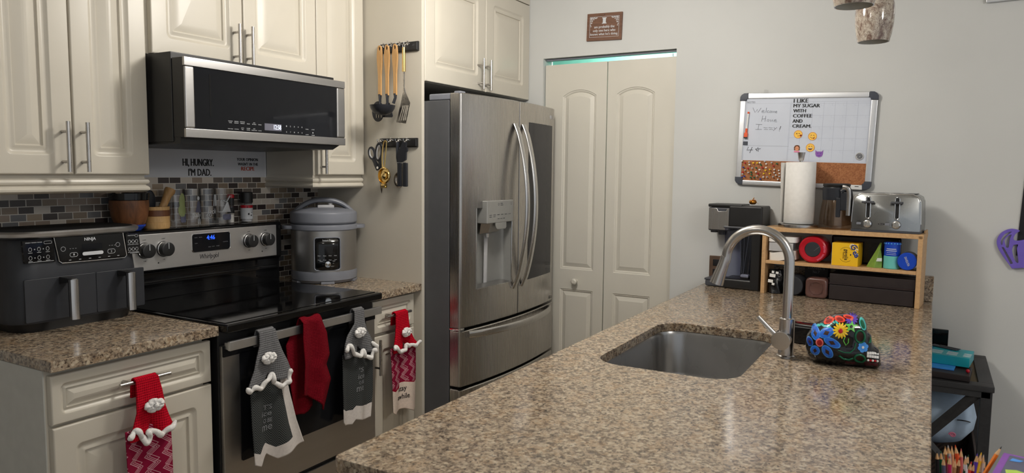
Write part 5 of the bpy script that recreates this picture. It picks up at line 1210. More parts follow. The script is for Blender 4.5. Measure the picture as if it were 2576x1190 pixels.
part('body', MB().lathe([(.0001, .10), (.043, .10), (.0455, .09), (.0455, .008), (.042, .001), (.038, 0), (.0001, .002)], seg=44, ax='Y'), 'charcoal', t)
t = thing('storage_jar', 'square jar of brown contents lying with its base facing out', 'jar', on(.2405, .002, .0457), SR, group='jars on the bottom shelf')
def jr(k, y): return [(x*k, y, z*k) for x, z in rr(-.046, .046, -.045, .045, .020, 6)]
part('glass', MB().loft([jr(.60, .004), jr(.80, -.001), jr(.93, .001), jr(1, .008), jr(1, .085), jr(.8, .10)], cap0=True, cap1=True), 'jar', t, sm=50)
part('base_ring', MB().tube([(x, .0005, z) for x, z in ell(0, 0, .028, .028, 30)], .0010, 6, loop=True), 'jar', t)
solo('whiskey_box', MB().box(-.05, .05, 0, .05, 0, .132, .002).text("DANIEL'S", (-.036, .036, .116, .126), -.0004, mi=1).text('No.7', (-.014, .014, .098, .110), -.0004, mi=1), ['ink', 'dim'], 'black box with faint grey lettering behind the brown jar', 'box', on(.215, .112, 0), SR)
t = thing('pod_drawer', 'wide dark espresso wooden drawer box under the shelf', 'drawer box', on(.456, .012, 0), SR)
part('case', MB().box(-.166, .166, .012, .15, .0, .115, .003), 'espresso', t); part('drawer_front', MB().box(-.164, .164, 0, .0125, .003, .068, .004), 'espresso', t); part('lid', MB().loft([[(-.166, -.002, .070), (.166, -.002, .070), (.166, .012, .074), (-.166, .012, .074)], [(-.160, .10, .116), (.160, .10, .116), (.160, .14, .118), (-.160, .14, .118)]], cap0=True, cap1=True), 'espresso', t)

# ---------------------------------------------------------------- coffee maker
CO_ = (3.477, .7098, ZI)
t = thing('coffee_maker', 'black and stainless single-serve coffee maker with side water tank', 'coffee maker', CO_, -95)
part('column', MB().box(-.075, .036, .055, .135, 0, .31, .01, 3).box(-.012, .034, .0, .06, 0, .30, .008, 3), 'black', t)
part('base', MB().box(-.141, .002, .0, .135, 0, .050, .012, 3), 'black', t); part('upper_body', MB().box(-.120, .0365, .0, .135, .296, .395, .008, 3), 'black', t)
part('tank', MB().loft([[(x, y, z) for x, y in rr(-.141+i, -.004-i, .002, .053, .012, 4)] for z, i in ((.051, .012), (.06, .010), (.288, .0))], cap0=True), 'tint', t); part('tank_lid', MB().box(-.144, -.002, .0, .055, .288, .298, .004), 'dgrey', t)
part('tank_float', MB().box(-.06, -.02, .012, .04, .056, .072, .006, 3), 'lgrey', t); part('tank_ribs', MB().tube([(-.075, .03, .28), (-.058, .03, .075)], .0012, 6).tube([(-.03, .03, .26), (-.050, .03, .075)], .0012, 6).tube([(-.056, .045, .28), (-.056, .045, .07)], .0012, 6), 'dim', t)
h_ = part('brew_head', MB().box(-.222, -.115, .012, .125, .272, .384, .006), 'dgrey', t)
part('steel_side', MB().shape([[(-.219, .278), (-.1205, .278), (-.1205, .380), (-.130, .380), (-.135, .368), (-.172, .366), (-.180, .381), (-.219, .381)]], .006, .014, bev=.002), 'fhandle', h_, label='brushed metal side plate')
part('lid', MB().box(-.2245, -.06, .010, .128, .386, .4015, .005, 3), 'black', t); part('lid_lip', MB().box(-.236, -.222, .05, .09, .381, .384), 'lgrey', t)
part('spout', MB().box(-.216, -.188, .03, .10, .262, .274, .003).cyl((-.168, .06, .275), (-.168, .06, .252), .022, .019, 20), 'dgrey', t)
part('drip_tray', MB().box(-.232, -.13, .02, .13, .002, .030, .006).box(-.235, -.13, .018, .132, .030, .040, .003), 'dgrey', t)
t = thing('pumpkin_ornament', 'tiny amber foil pumpkin ornament on the coffee maker', 'ornament', tuple(Matrix.Translation(CO_) @ Matrix.Rotation(math.radians(-95), 4, 'Z') @ Vector((-.024, .05, .4018))), -95)
m_ = MB().lathe([(.0001, 0), (.010, .001), (.0155, .006), (.017, .012), (.0145, .019), (.008, .0225), (.0001, .0215)], seg=40, lobes=8, lamp=.06); part('pumpkin', m_, 'amber', t); part('stem', MB().tube([(0, 0, .021), (.002, 0, .028), (.006, 0, .033)], [.0025, .002, .0015], 8).tube([(.002, 0, .030), (.010, 0, .024), (.020, 0, .008), (.028, 0, .003)], .0006, 6), 'amber', t)
t = thing('wall_outlet', 'bronze outlet plate on the far wall beside the coffee maker', 'outlet', (XW, .912, .960), -90)
part('plate', MB().box(-.035, .035, -.006, -.0003, -.058, .058, .003), 'outlet', t); part('socket', MB().box(-.016, .016, -.0075, -.005, .008, .040, .003), 'ink', t); part('socket', MB().box(-.016, .016, -.0075, -.005, -.040, -.008, .003), 'ink', t)

# ---------------------------------------------------------------- whiteboard
BT = (1.65, 'Y')
t = thing('whiteboard', 'calendar whiteboard with cork strip and dark corners on the far wall', 'whiteboard', (XW, .5304, 1.583), -90, tilt=BT)
BMX = WM[t]
fr_ = MB()
for x0, x1, z0, z1 in ((-.262, .260, .190, .2165), (-.264, .264, -.2190, -.196), (-.2965, -.270, -.185, .181), (.270, .2965, -.182, .181)): fr_.box(x0, x1, -.018, -.001, z0, z1, .004)
part('frame', fr_, 'alu', t)
for sx in (-1, 1):
    for sz in (-1, 1):
        L_ = [(.262, .2175), (.280, .2165), (.291, .210), (.2975, .200), (.2985, .181), (.268, .181), (.266, .190), (.260, .191)]
        part('corner', MB().shape([[(sx*x, sz*z) for x, z in L_]], -.020, -.001, bev=.002), 'navy', t)
part('surface', MB().shape([rr(-.2745, .2745, -.104, .1935, .006)], -.0135, -.002), 'board', t)
part('cork_strip', MB().box(-.2755, .2755, -.0150, -.002, -.1965, -.1005, .001), 'cork', t)
g_ = MB(); Yb = -.0139
for z in (.1747, .166, .1124, .061, .0094, -.0445, -.0955): g_.box(-.0645, .2660, Yb, Yb+.0005, z-.0004, z+.0004)
for k in range(8): x = -.0640+k*.0472; g_.box(x-.0004, x+.0004, Yb, Yb+.0005, -.0955, .1747)
for r in range(5):
    for k in range(7): x = -.0640+(k+1)*.0472; z = (.166, .1124, .061, .0094, -.0445)[r]; g_.box(x-.014, x, Yb, Yb+.0004, z-.0105, z-.0101).box(x-.014, x-.0136, Yb, Yb+.0004, z-.0105, z)
g_.box(-.2655, -.067, Yb, Yb+.0005, .1680, .1687).box(-.2655, -.2648, Yb, Yb+.0005, -.0955, .1684).box(-.0676, -.067, Yb, Yb+.0005, -.0955, .1684)
part('calendar_grid', g_, 'grid', t)
part('note_print', MB().text('NOTES', (-.2656, -.2268, .1700, .1787), Yb).box(-.262, -.063, Yb, Yb+.0005, -.0312, -.0304), 'pencil_line', t, sm=0)
def pen(L_, r=.0009):
    m_ = MB()
    for s_ in L_: m_.tube([(x, Yb, z) for x, z in s_], r, 6)
    return m_
def wr(x0, x1, z0, z1, strokes): return [[(x0+(x1-x0)*a, z0+(z1-z0)*b_) for a, b_ in s_] for s_ in strokes]
# handwriting as pen strokes
Wl = wr(-.2366, -.1242, .1200, .1490, [[(0, 1), (.10, .22), (.19, .72), (.22, .22), (.34, .95)], [(.37, .38), (.48, .40), (.46, .55), (.39, .52), (.38, .22), (.50, .20)], [(.56, .98), (.54, .20)], [(.66, .48), (.60, .45), (.59, .22), (.67, .20)], [(.71, .42), (.69, .22), (.77, .20), (.78, .42), (.71, .46)], [(.81, .16), (.82, .46), (.86, .20), (.88, .46), (.91, .18)], [(.93, .30), (1, .32), (.97, .45), (.93, .38), (.94, .14), (1, .14)]])
Hm = wr(-.1925, -.1223, .0800, .1110, [[(.06, 1), (0, .12)], [(.26, .96), (.22, .10)], [(.02, .50), (.26, .56)], [(.40, .42), (.34, .20), (.44, .12), (.50, .36), (.40, .44)], [(.56, .08), (.58, .42), (.66, .14), (.70, .42), (.76, .10)], [(.82, .28), (.96, .28), (.92, .44), (.82, .36), (.84, .10), (1, .08)]])
Iz = wr(-.2179, -.1206, .0380, .0714, [[(0, .98), (.30, .94)], [(.15, .96), (.12, .26)], [(0, .24), (.30, .26)], [(.38, .52), (.56, .50), (.40, .24), (.58, .24)], [(.62, .52), (.80, .50), (.64, .24), (.82, .24)], [(.86, .56), (.92, .34)], [(1, .58), (.84, .08)]])
part('handwriting', pen(Wl+Hm+Iz), 'pencil_line', t)
part('handwriting', pen(wr(-.2512, -.2231, -.0656, -.0371, [[(.22, 1), (0, .45), (1, .52)], [(.85, 1), (.50, 0)]]) + wr(-.2119, -.1878, -.0578, -.0377, [[(0, .55), (1, .70), (.2, .15), (.45, 1), (.62, .0), (0, .55)]]) + [[(-.1035, .0625), (-.108, .046)], [(-.1092, .0415), (-.1090, .0395)]], .0012), 'ink', t)
m_ = MB()
for tx, f in (('I LIKE', (-.0548, .0096, .1704, .1879)), ('MY SUGAR', (-.0545, .0615, .1487, .1645)), ('WITH', (-.0540, .0025, .1258, .1412)), ('COFFEE', (-.0535, .0310, .1025, .1185)), ('AND', (-.0533, -.0090, .0788, .0945)), ('CREAM.', (-.0530, .0310, .0560, .0713))): m_.text(tx, f, Yb, bold=.075)
part('vinyl_saying', m_, 'ink', t, sm=0, label='bold black words I LIKE MY SUGAR WITH COFFEE AND CREAM.')
part('hanging_clip', MB().box(-.190, -.172, -.0205, -.001, .192, .232, .001), 'clear', t)
part('maker_label', MB().box(.214, .262, -.0186, -.0175, -.2165, -.199).box(.232, .248, -.0188, -.0186, -.2055, -.2025, mi=1), ['white', 'ink'], t)
def bw(x, y, z): return tuple(BMX @ Vector((x, y, z)))
def on_board(o): 
    m2 = BMX.copy(); m2.translation = o.matrix_world.translation; o.matrix_world = m2; WM[o] = m2; return o
def bthing(nm, lab, cat, x, z, group, y=-.0138): return on_board(thing(nm, lab, cat, bw(x, y, z), -90, group=group))
t = bthing('marker', 'orange dry-erase marker clipped upright on the whiteboard', 'marker', -.2575, .06, None)
tl = Matrix.Rotation(.05, 4, 'Y')
part('barrel', MB().tube([(0, -.006, -.015), (0, -.006, .060)], .0042, 14, X=tl), 'white', t); part('end_plug', MB().tube([(0, -.006, .060), (0, -.006, .069)], .0044, 14, X=tl), 'orange', t); part('cap', MB().tube([(0, -.006, -.036), (0, -.006, -.010)], .0052, 14, X=tl).box(-.0075, .0075, -.013, -.0005, -.051, -.030, .001, X=tl), 'orange', t); part('eraser', MB().box(-.0075, .0075, -.0135, -.0003, -.056, -.051, X=tl), 'ink', t)
on_board(solo('magnet', MB().box(-.0105, .0105, -.003, -.0002, -.0085, .0085), 'navy', 'small dark square magnet below the orange marker', 'magnet', bw(-.2601, -.0138, -.0197)))
GE = 'face stickers on the whiteboard'
def face(lab, x, z, fn, base='emoji', edge='emojio', r=.0185):
    o = bthing('face_sticker', lab, 'sticker', x, z, GE); part('disc', MB().lathe([(r, 0), (r, -.0012), (.0001, -.0012)], seg=36, ax='Y'), base, o)
    part('edge', MB().tube([(x_, -.001, z_) for x_, z_ in ell(0, 0, r-.0008, r-.0008, 36)], .0011, 6, loop=True), edge, o)
    m_, m2 = fn(); part('features', m_, 'brown', o)
    if m2: part('accent', m2[0], m2[1], o)
YS = -.0016
def dots(m_, L_):
    for x, z, rx, rz in L_: m_.shape([ell(x, z, rx, rz, 14)], YS-.0004, YS+.001)
    return m_
face('yellow winking kiss face sticker under the words on the whiteboard', -.0242, .0256, lambda: (dots(MB(), [(-.006, .003, .0022, .0028)]).tube([(.001, YS, .003), (.005, YS, .0045), (.008, YS, .002)], .0009, 6).tube([(-.001, YS, -.004), (.002, YS, -.006), (-.001, YS, -.008), (.002, YS, -.010)], .0008, 6), (dots(MB(), [(.0105, -.006, .0045, .0042), (.0135, -.004, .003, .003)]), 'redprint')))
face('yellow smiling sticker with squinting eyes right of the winking one', .0385, .0175, lambda: (MB().tube([(-.008, YS, .003), (-.0055, YS, .006), (-.003, YS, .003)], .0009, 6).tube([(.003, YS, .003), (.0055, YS, .006), (.008, YS, .003)], .0009, 6).tube([(-.010, YS, -.003), (-.004, YS, -.008), (.004, YS, -.008), (.010, YS, -.003)], .0009, 6), (dots(MB(), [(.006, -.009, .003, .003)]), 'redprint')))
face('yellow laughing open-mouth sticker next to the purple one', .0327, -.0345, lambda: (MB().tube([(-.008, YS, .004), (-.0055, YS, .007), (-.003, YS, .004)], .0009, 6).tube([(.003, YS, .004), (.0055, YS, .007), (.008, YS, .004)], .0009, 6).shape([[(-.010, -.001), (-.008, -.008), (0, -.0115), (.008, -.008), (.010, -.001)]], YS-.0004, YS+.001), (MB().box(-.0085, .0085, YS-.0008, YS, -.0035, -.0012), 'white')))
o = bthing('face_sticker', 'purple horned face sticker beside the paper towel rod', 'sticker', .0725, -.0614, GE)
part('head', MB().shape([[(-.0165, .017), (-.011, .010), (.011, .010), (.0165, .017), (.016, -.002), (.012, -.012), (0, -.0165), (-.012, -.012), (-.016, -.002)]], -.0013, 0), 'violet', o); part('features', MB().tube([(-.009, YS, .003), (-.003, YS, 0)], .001, 6).tube([(.009, YS, .003), (.003, YS, 0)], .001, 6).tube([(-.007, YS, -.006), (0, YS, -.010), (.007, YS, -.006)], .001, 6), 'ppur', o)
o = bthing('face_sticker', 'sticker of a brown-haired face with closed eyes and pink shirt', 'sticker', -.0248, -.0401, GE)
part('hair', MB().shape([[(-.0125, -.008), (-.0135, .006), (-.009, .014), (0, .0165), (.009, .014), (.0125, .006), (.012, -.008)]], -.0012, 0), 'brown', o); part('face', MB().shape([ell(0, 0, .0085, .011, 20)], -.0016, 0), 'skin', o); part('shirt', MB().shape([[(-.0125, -.0175), (-.011, -.010), (0, -.013), (.011, -.010), (.0125, -.0175)]], -.0020, 0), 'pink', o); part('features', MB().tube([(-.005, -.0018, .001), (-.002, -.0018, .0)], .0006, 5).tube([(.005, -.0018, .001), (.002, -.0018, .0)], .0006, 5), 'ink', o)
o = bthing('magnet', 'round silver spiral magnet at the lower right of the calendar', 'magnet', .2413, -.0689, None)
part('disc', MB().lathe([(.0175, 0), (.0175, -.002), (.015, -.0035), (.0001, -.0035)], seg=32, ax='Y'), 'lgrey', o); part('spiral', MB().tube([((.002+.011*k/40)*math.cos(k*.4), -.0038, (.002+.011*k/40)*math.sin(k*.4)) for k in range(40)], .0013, 6), 'navy', o)
PINS = [(-.2696, -.1048, 'w'), (-.2544, -.1137, 'r'), (-.2351, -.1094, 'c'), (-.216, -.1125, 'y'), (-.198, -.1119, 'y'), (-.1864, -.1106, 'w'), (-.1637, -.104, 'c'), (-.1562, -.1152, 'w'), (-.1324, -.109, 'c'), (-.108, -.1128, 'g'), (-.2334, -.1214, 'w'), (-.1804, -.1205, 'g'), (-.2607, -.1349, 'b'), (-.2386, -.1387, 'r'), (-.2197, -.1371, 'c'), (-.2009, -.135, 'g'), (-.1728, -.1332, 'r'), (-.156, -.1326, 'w'), (-.2517, -.1475, 'c'), (-.1855, -.1438, 'w'), (-.1577, -.1464, 'y'), (-.1382, -.1411, 'y'), (-.118, -.1405, 'w'), (-.2616, -.1582, 'r'), (-.2363, -.1596, 'c'), (-.2229, -.1567, 'g'), (-.2005, -.1544, 'w'), (-.1901, -.1624, 'r'), (-.1642, -.1614, 'y'), (-.1377, -.1603, 'y'), (-.1174, -.155, 'w'), (-.1088, -.1661, 'w'), (-.094, -.1578, 'w'), (-.2632, -.1675, 'c'), (-.2534, -.1774, 'b'), (-.2636, -.1825, 'b'), (-.2212, -.1682, 'g'), (-.2234, -.1822, 'g'), (-.2068, -.1815, 'g'), (-.1947, -.1742, 'c'), (-.1781, -.1873, 'b'), (-.1654, -.1775, 'w'), (-.1486, -.1769, 'c'), (-.1213, -.1744, 'c'), (-.0986, -.1862, 'w'), (-.093, -.1723, 'c'), (-.1227, -.1233, 'r'), (-.0971, -.1443, 'w')]
PC_ = dict(w=('white', 'white'), r=('red', 'red'), y=('yellow', 'pyel'), g=('green', 'dgreen'), b=('dark blue', 'dkblue'), c=('pale clear', 'lgrey'))
proto = {}
for x, z, c_ in PINS:
    if c_ not in proto:
        m_ = MB().lathe([(.0036, -.001), (.0036, -.0022), (.0018, -.0045), (.0018, -.008), (.0033, -.0105), (.0033, -.0118), (.0001, -.0122)], seg=16, ax='Y')
        proto[c_] = on_board(solo('push_pin', m_, PC_[c_][1], PC_[c_][0]+' push pin stuck in the cork strip', 'push pin', bw(x, -.0150, z), group=PC_[c_][0]+' push pins on the cork strip'))
    else: dup(proto[c_], bw(x, -.0150, z))

# ---------------------------------------------------------------- wooden sign over the door
t = thing('wooden_sign', 'brown wooden joke sign over the pantry door', 'sign', (XW, 1.5366, 2.186), -90, tilt=(1.6, 'Y'))
part('board', MB().box(-.0985, .0985, -.012, -.0005, -.0705, .0705, .0015), 'sign', t)
m_ = MB()
for a, b_ in (((-.0815, -.0525), (.0825, -.0525)), ((.0825, -.0525), (.0825, .052)), ((.0825, .052), (-.0815, .052)), ((-.0815, .052), (-.0815, -.0525))): m_.tube([(a[0], -.0122, a[1]), (b_[0], -.0122, b_[1])], .0008, 6)
m_.text('am probably the', (-.056, .0585, -.0105, .0065), -.0122, bold=.02).text('only one here who', (-.0625, .0645, -.0290, -.0125), -.0122, bold=.02).text("knows what he's doing.", (-.0765, .0790, -.0470, -.0305), -.0122, bold=.02)
m_.box(-.0085, .0085, -.0125, -.012, .019, .045).box(-.0125, .0125, -.0126, -.012, .043, .047).box(-.0125, .0125, -.0126, -.012, .0155, .0195)
for sx in (-1, 1):
    for k, (a, b_) in enumerate(((.076, .046), (.070, .047), (.063, .046), (.056, .047), (.049, .045), (.043, .047), (.076, .039), (.069, .038), (.060, .039), (.076, .031), (.068, .030), (.076, .022), (.071, .021), (.077, .012), (.075, .004))): m_.shape([ell(sx*a, b_, .0042-.0001*k, .0026, 10, 0, sx*(.6+k))], -.0125, -.012)
part('lettering', m_, 'pale', t, sm=0); part('nail', MB().lathe([(.002, -.012), (.0018, -.0135), (.0001, -.014)], (0, 0, .062), 12, ax='Y'), 'ink', t)

# ---------------------------------------------------------------- pendant lamps over the island
GP = 'marbled glass pendant lamps'
def pendant(x, y, z, lab):
    t = thing('pendant_lamp', lab, 'pendant lamp', (x, y, z), group=GP)
    prof = [(.0500, 0), (.0565, .028), (.0608, .062), (.0622, .095), (.0600, .125), (.052, .155), (.038, .178), (.020, .190)]
    part('lamp_shade', MB().lathe(prof+[(.018, .188)]+[(r-.0028, h_+.0003) for r, h_ in prof[::-1][1:]]+[(.0500, 0)], seg=56, cap0=False, cap1=False), 'shade', t, sm=60)
    part('shade_lining', MB().lathe([(r-.0032, h_+.0004) for r, h_ in prof], seg=48, cap0=False, cap1=False), 'shadein', t, sm=60)
    part('socket', MB().lathe([(.021, .188), (.021, .24), (.008, .25)], seg=28), 'faucet', t); part('cord', MB().cyl((0, 0, .25), (0, 0, 2.439-z), .0025), 'black', t); part('canopy', MB().lathe([(.06, 2.416-z), (.06, 2.436-z), (.0001, 2.4395-z)], seg=36), 'faucet', t)
pendant(2.832, .204, 1.8805, 'farther marbled glass pendant lamp hanging over the island'); pendant(2.22, .212, 1.8815, 'nearer marbled glass pendant lamp, only its rim in view')

# ---------------------------------------------------------------- right-hand wall and corner
solo('picture_frame', MB().box(.0, .50, -.02, -.0005, 0, .40, .003), 'alu', 'silver framed picture high on the far wall', 'picture frame', (XW, -.1485, 2.131), -90, tilt=(-1.2, 'Y'))
solo('wall_banner', MB().shape([[(.0, .0), (.30, .0), (.30, .34), (.013, .34)]], -.006, -.001), 'banner', 'black fabric banner behind the purple ornament', 'banner', (XW, -.3105, 1.10), -90)
t = thing('wall_ornament', 'purple cut-out scroll ornament on the far wall', 'wall ornament', (XW, -.2418, 1.05), -90)
outl = smooth([(.058, 0, -.004), (.024, 0, .045), (.004, 0, .082), (.0, 0, .115), (.016, 0, .145), (.045, 0, .160), (.075, 0, .154), (.062, 0, .140), (.056, 0, .120), (.068, 0, .112), (.12, 0, .12), (.20, 0, .10), (.20, 0, .02), (.12, 0, .006), (.058, 0, -.004)], 5)
s1 = [(p.x, p.z) for p in smooth([(.016, 0, .092), (.013, 0, .112), (.026, 0, .138), (.048, 0, .148), (.030, 0, .128), (.022, 0, .110), (.019, 0, .094), (.016, 0, .092)], 4)][:-1]
s2 = [(p.x, p.z) for p in smooth([(.029, 0, .095), (.026, 0, .112), (.036, 0, .128), (.048, 0, .136), (.043, 0, .115), (.042, 0, .085), (.034, 0, .082), (.029, 0, .095)], 4)][:-1]
s3 = [(.017, .083), (.024, .083), (.060, .018), (.052, .014)]
s4 = [(p.x, p.z) for p in smooth([(.058, 0, .094), (.054, 0, .070), (.066, 0, .030), (.078, 0, .022), (.074, 0, .050), (.070, 0, .080), (.072, 0, .096), (.058, 0, .094)], 4)][:-1]
part('scroll', MB().shape([[(p.x, p.z) for p in outl][:-1], s1, s2, s3, s4], -.018, -.010, bev=.0008), 'purplewood', t); part('spacer', MB().box(.035, .05, -.0105, -.001, .060, .075).box(.10, .12, -.0105, -.001, .05, .07), 'banner', t)

# small black table beyond the island
TX0, TX1, TY0, TY1, TZ = 3.068, 3.600, -.230, .150, .6716
t = thing('side_table', 'small black wooden table with woven top beside the island', 'table', (3.33, -.04, 0))
tp_ = MB()
for a in ((TX0, TX0+.055, TY0, TY1), (TX1-.055, TX1, TY0, TY1), (TX0+.055, TX1-.055, TY0, TY0+.048), (TX0+.055, TX1-.055, TY1-.048, TY1)): tp_.box(*a, TZ-.022, TZ, .003)
tt = part('tabletop', tp_, 'tableblack', t, True); part('woven_panel', MB().box(TX0+.05, TX1-.05, TY0+.045, TY1-.045, TZ-.018, TZ-.008), 'wicker', tt, True)
part('apron', MB().box(TX0+.006, TX0+.022, TY0+.012, TY1-.012, TZ-.045, TZ-.022).box(TX1-.022, TX1-.006, TY0+.012, TY1-.012, TZ-.045, TZ-.022).box(TX0+.022, TX1-.022, TY0+.008, TY0+.022, TZ-.045, TZ-.022).box(TX0+.022, TX1-.022, TY1-.022, TY1-.008, TZ-.045, TZ-.022), 'tableblack', t, True)
for lx in (TX0+.006, TX1-.046):
    for ly in (TY0+.005, TY1-.043): part('leg', MB().box(lx, lx+.038, ly, ly+.036, 0, TZ-.022, .002), 'tableblack', t, True)
def bar3(a, b_, w_, d_): 
    a, b_ = Vector(a), Vector(b_); return MB().tube([a, b_], w_, 4, flat=d_, up=(1, 0, 0))
part('brace', bar3((TX0+.018, TY0+.040, .652), (TX0+.018, .115, .28), .018, .5), 'tableblack', t, True); part('brace', bar3((TX0+.022, TY0+.040, .25), (TX0+.022, .03, .49), .018, .5), 'tableblack', t, True)
part('shelf', MB().box(TX0+.01, TX1-.01, TY0+.01, TY1-.01, .19, .206), 'tableblack', t, True)
t = thing('teal_box', 'flat teal box with white lettering on the black table', 'box', (3.275, -.09, .7035), -8)
part('box', MB().box(-.075, .075, -.075, .16, 0, .036, .002), 'tealbox', t)
TR_ = Matrix(((0, 0, 1, 0), (-1, 0, 0, 0), (0, 1, 0, 0), (0, 0, 0, 1)))
def flat_text(m_, txt, x0, x1, y0, y1, z, **k): return m_.text(txt, (x0, x1, y0, y1), 0, X=Matrix.Translation((0, 0, z)) @ Matrix(((0, 0, 1, 0), (-1, 0, 0, 0), (0, -1, 0, 0), (0, 0, 0, 1))) @ Matrix.Scale(1, 4), **k)
ink_ = MB()
for k, (a, b_) in enumerate(((-.06, -.02), (-.005, .03), (.05, .075))):
    for j in range(3): ink_.box(-.05+j*.022, -.04+j*.022, -b_, -a, .0361, .0364)
part('lettering', ink_, 'pale', t); part('fold_line', MB().box(-.075, .075, -.004, -.002, .036, .0363).box(-.075, .075, .06, .062, .036, .0363), 'dkblue', t)
solo('letter_opener', MB().box(-.05, .05, -.012, .012, 0, .006, .002).box(-.06, .02, -.004, .004, .006, .009, .001), 'dgrey', 'dark metal tool lying on the teal box', 'tool', (3.335, -.075, .7400), 60)
solo('blue_card', MB().box(-.05, .05, -.09, .05, 0, .006, .001), 'plblue', 'light blue card under the teal box', 'card', (3.20, -.02, .6970), -6)
solo('notebook', MB().box(-.07, .09, -.085, .15, 0, .024, .003).box(-.072, -.069, -.086, .15, .004, .006), 'espresso', 'thick black notebook at the front of the woven table', 'notebook', (3.165, -.075, .6724), -5)
solo('candy', MB().sphere((0, 0, .007), .007, 14), 'red', 'small red wrapped candy on the black notebook', 'candy', (3.135, -.148, .6970))
solo('document_tray', MB().box(-.04, .04, -.005, .10, 0, .10, .004).box(-.05, -.04, -.01, .11, 0, .115, .003).box(.04, .05, -.07, .11, 0, .012), 'gloss', 'black letter tray at the back of the table', 'tray', (3.53, -.08, .6722), -2)
t = thing('plush_toy', 'pale blue round plush with a stitched smile under the table', 'plush', (3.30, -.045, .375))
part('body', MB().lathe([(.0001, 0), (.06, .004), (.11, .025), (.143, .07), (.150, .115), (.138, .165), (.108, .205), (.06, .228), (.0001, .234)], seg=48), 'plush', t, sm=80)
part('smile', MB().tube([(-.151+.012*a*a*20, -.075-.045*(a+.5)*1.1, .128-.020*a*a*4+.008) for a in [-.5+k/10 for k in range(11)]], .0022, 8), 'ink', t); part('cheek', MB().tube([(-.152+k*.0002, -.068+(.012*(1-k/26))*math.cos(k*.55), .075+(.010*(1-k/26))*math.sin(k*.55)) for k in range(24)], .0024, 8), 'pink', t)
t = thing('wicker_basket', 'dark woven basket on the lower shelf of the table', 'basket', (3.33, -.04, .2062))
def bk_(i, z): return [(x, y, z) for x, y in rr(-.22+i, .22-i, -.16+i, .16-i, .03, 4)]
part('basket', MB().loft([bk_(.02, 0), bk_(.0, .16), bk_(.008, .163), bk_(.012, .158), bk_(.03, .01)], cap0=True, cap1=True), 'basket', t)
solo('folded_cloth', MB().box(-.15, .0, -.06, .12, 0, .030, .01, 3).box(-.148, .0, -.058, .118, .031, .055, .01, 3), 'stripe', 'folded red striped cloth in the basket', 'cloth', (3.30, -.01, .2175))

# pencils, desk and box by the camera
t = thing('desk', 'small desk below the pencils, seen only past the island edge', 'desk', (1.68, -.38, 0))
part('desktop', MB().box(1.38, 2.0, -.75, -.028, .665, .690, .003), 'tableblack', t, True)
for x in (1.40, 1.945):
    for y in (-.735, -.075): part('leg', MB().box(x, x+.04, y, y+.04, 0, .665), 'tableblack', t, True)
CC = Vector((1.678, -.088, .6902))
solo('pencil_cup', MB().lathe([(.052, 0), (.055, .004), (.056, .10), (.053, .10), (.052, .006), (.0001, .004)], tuple(CC), 36), 'dgrey', 'dark cup holding the coloured pencils', 'cup', tuple(CC), world=True)
GPn = 'coloured pencils in the cup'
PEN = [('black', (1.701, -.036, .859), (1.698, -.039, .813), 'ink'), ('olive', (1.705, -.043, .859), (1.702, -.046, .813), 'dgreen'), ('golden ochre', (1.71, -.05, .869), (1.706, -.054, .813), 'gold'), ('silver grey', (1.713, -.055, .871), (1.712, -.063, .814), 'lgrey'), ('reddish brown', (1.717, -.062, .869), (1.713, -.066, .814), 'skin'), ('bright orange', (1.721, -.068, .871), (1.721, -.079, .814), 'orange'), ('salmon', (1.726, -.079, .864), (1.722, -.081, .814), 'psalm'), ('pale olive', (1.713, -.057, .857), (1.709, -.058, .813), 'green'),
       ('navy', (1.639, -.046, .870), (1.634, -.043, .838), 'slate'), ('pink', (1.645, -.057, .872), (1.640, -.055, .838), 'dpink'), ('tan', (1.650, -.067, .866), (1.644, -.062, .838), 'uwood'), ('chestnut brown', (1.654, -.074, .869), (1.649, -.070, .838), 'brown'), ('white', (1.661, -.084, .872), (1.658, -.086, .838), 'white'), ('dark green', (1.663, -.089, .875), (1.657, -.084, .838), 'dgreen2'), ('red-orange', (1.666, -.095, .861), (1.660, -.090, .838), 'pred'), ('maroon', (1.669, -.101, .859), (1.664, -.096, .838), 'crimson'), ('purple', (1.673, -.104, .877), (1.667, -.101, .838), 'ppur'), ('yellow', (1.677, -.111, .879), (1.668, -.104, .838), 'yellow'), ('cream', (1.678, -.115, .875), (1.674, -.113, .839), 'beige'), ('midnight blue', (1.680, -.119, .865), (1.674, -.113, .839), 'navy')]
M['dpink'] = mat('magenta_lacquer', S(196, 44, 96), .35); M['dgreen2'] = mat('forest_lacquer', S(18, 66, 44), .35)
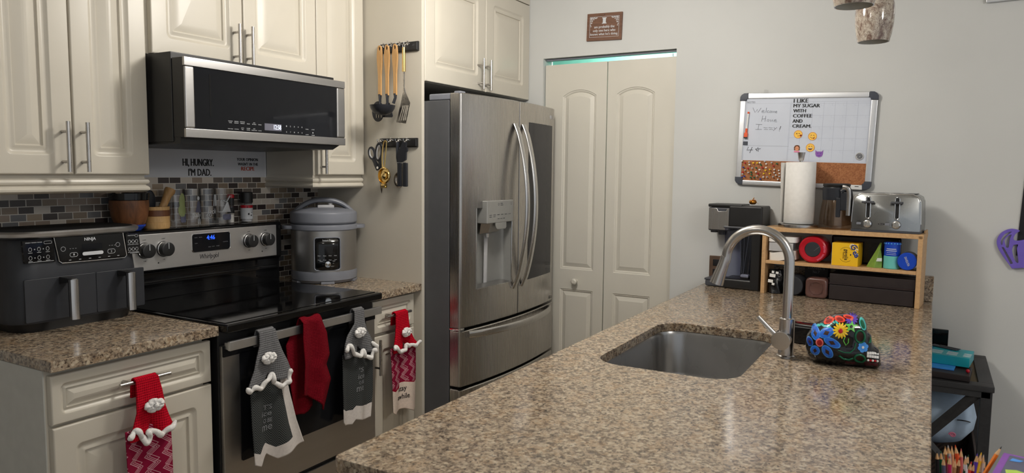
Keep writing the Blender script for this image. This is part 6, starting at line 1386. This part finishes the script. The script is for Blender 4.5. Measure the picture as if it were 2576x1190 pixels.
for cn, a, b_, mt in PEN:
    a, b_ = Vector(a), Vector(b_); d = (b_-a).normalized(); e = a+d*((a.z-.697)/-d.z)
    off = Vector((e.x-CC.x, e.y-CC.y, 0)); 
    if off.length > .044: e = Vector((CC.x, CC.y, e.z))+off*(.044/off.length)
    d = (e-a).normalized(); 
    t = thing('colouring_pencil', cn+' colouring pencil standing in the cup', 'pencil', tuple(e), group=GPn)
    part('body', MB().tube([a+d*.0165, e], .0036, 8), mt, t, True, sm=20); part('sharpened_tip', MB().tube([a+d*.005, a+d*.0168], [.0012, .0036], 12), 'barewood', t, True); part('lead', MB().tube([a, a+d*.0052], [.0003, .0013], 8), mt, t, True)
a, e = Vector((1.650, -.141, .9065)), Vector((1.588, -.067, .7555)); d = (e-a).normalized(); e = a+d*.19
t = thing('graphite_pencil', 'orange graphite pencil leaning away from the bunch', 'pencil', tuple(e))
part('body', MB().tube([a+d*.019, e], .0040, 6), 'porange', t, True, sm=20); part('sharpened_tip', MB().tube([a+d*.006, a+d*.0192], [.0014, .0040], 12), 'barewood', t, True); part('lead', MB().tube([a, a+d*.0062], [.0003, .0015], 8), 'ink', t, True)
t = thing('tissue_box', 'purple patterned cardboard box at the lower right', 'box', (1.5134, -.1162, .6903), -11.7)
part('carton', MB().box(0, .14, -.20, 0, 0, .205, .002), 'purple', t)
m_ = MB().box(.012, .128, -.19, -.012, .2052, .2058); p_ = part('printed_top', m_, 'slate', t)
def flatshape(pts, z): 
    return MB().loft([[(x, y, z+k) for x, y in pts] for k in (0, .0004)], cap0=True, cap1=True)
part('leaf_print', flatshape([(.020, -.02), (.040, -.016), (.050, -.032), (.040, -.055), (.028, -.07), (.020, -.06), (.026, -.04)], .2059), 'lime', p_); part('leaf_print', flatshape([(.105, -.04), (.120, -.05), (.122, -.08), (.110, -.075)], .2059), 'lime', p_); part('petal_print', flatshape([(.095, -.015), (.112, -.018), (.110, -.035), (.098, -.03)], .2059), 'plblue', p_); part('face_print', flatshape([(.03+.045*math.cos(a)+.03, -.12+.055*math.sin(a)) for a in [2*PI*i/20 for i in range(20)]], .2059), 'greyp', p_)
part('front_print', MB().box(-.0008, .0005, -.19, -.02, .01, .185), 'dkblue', t)
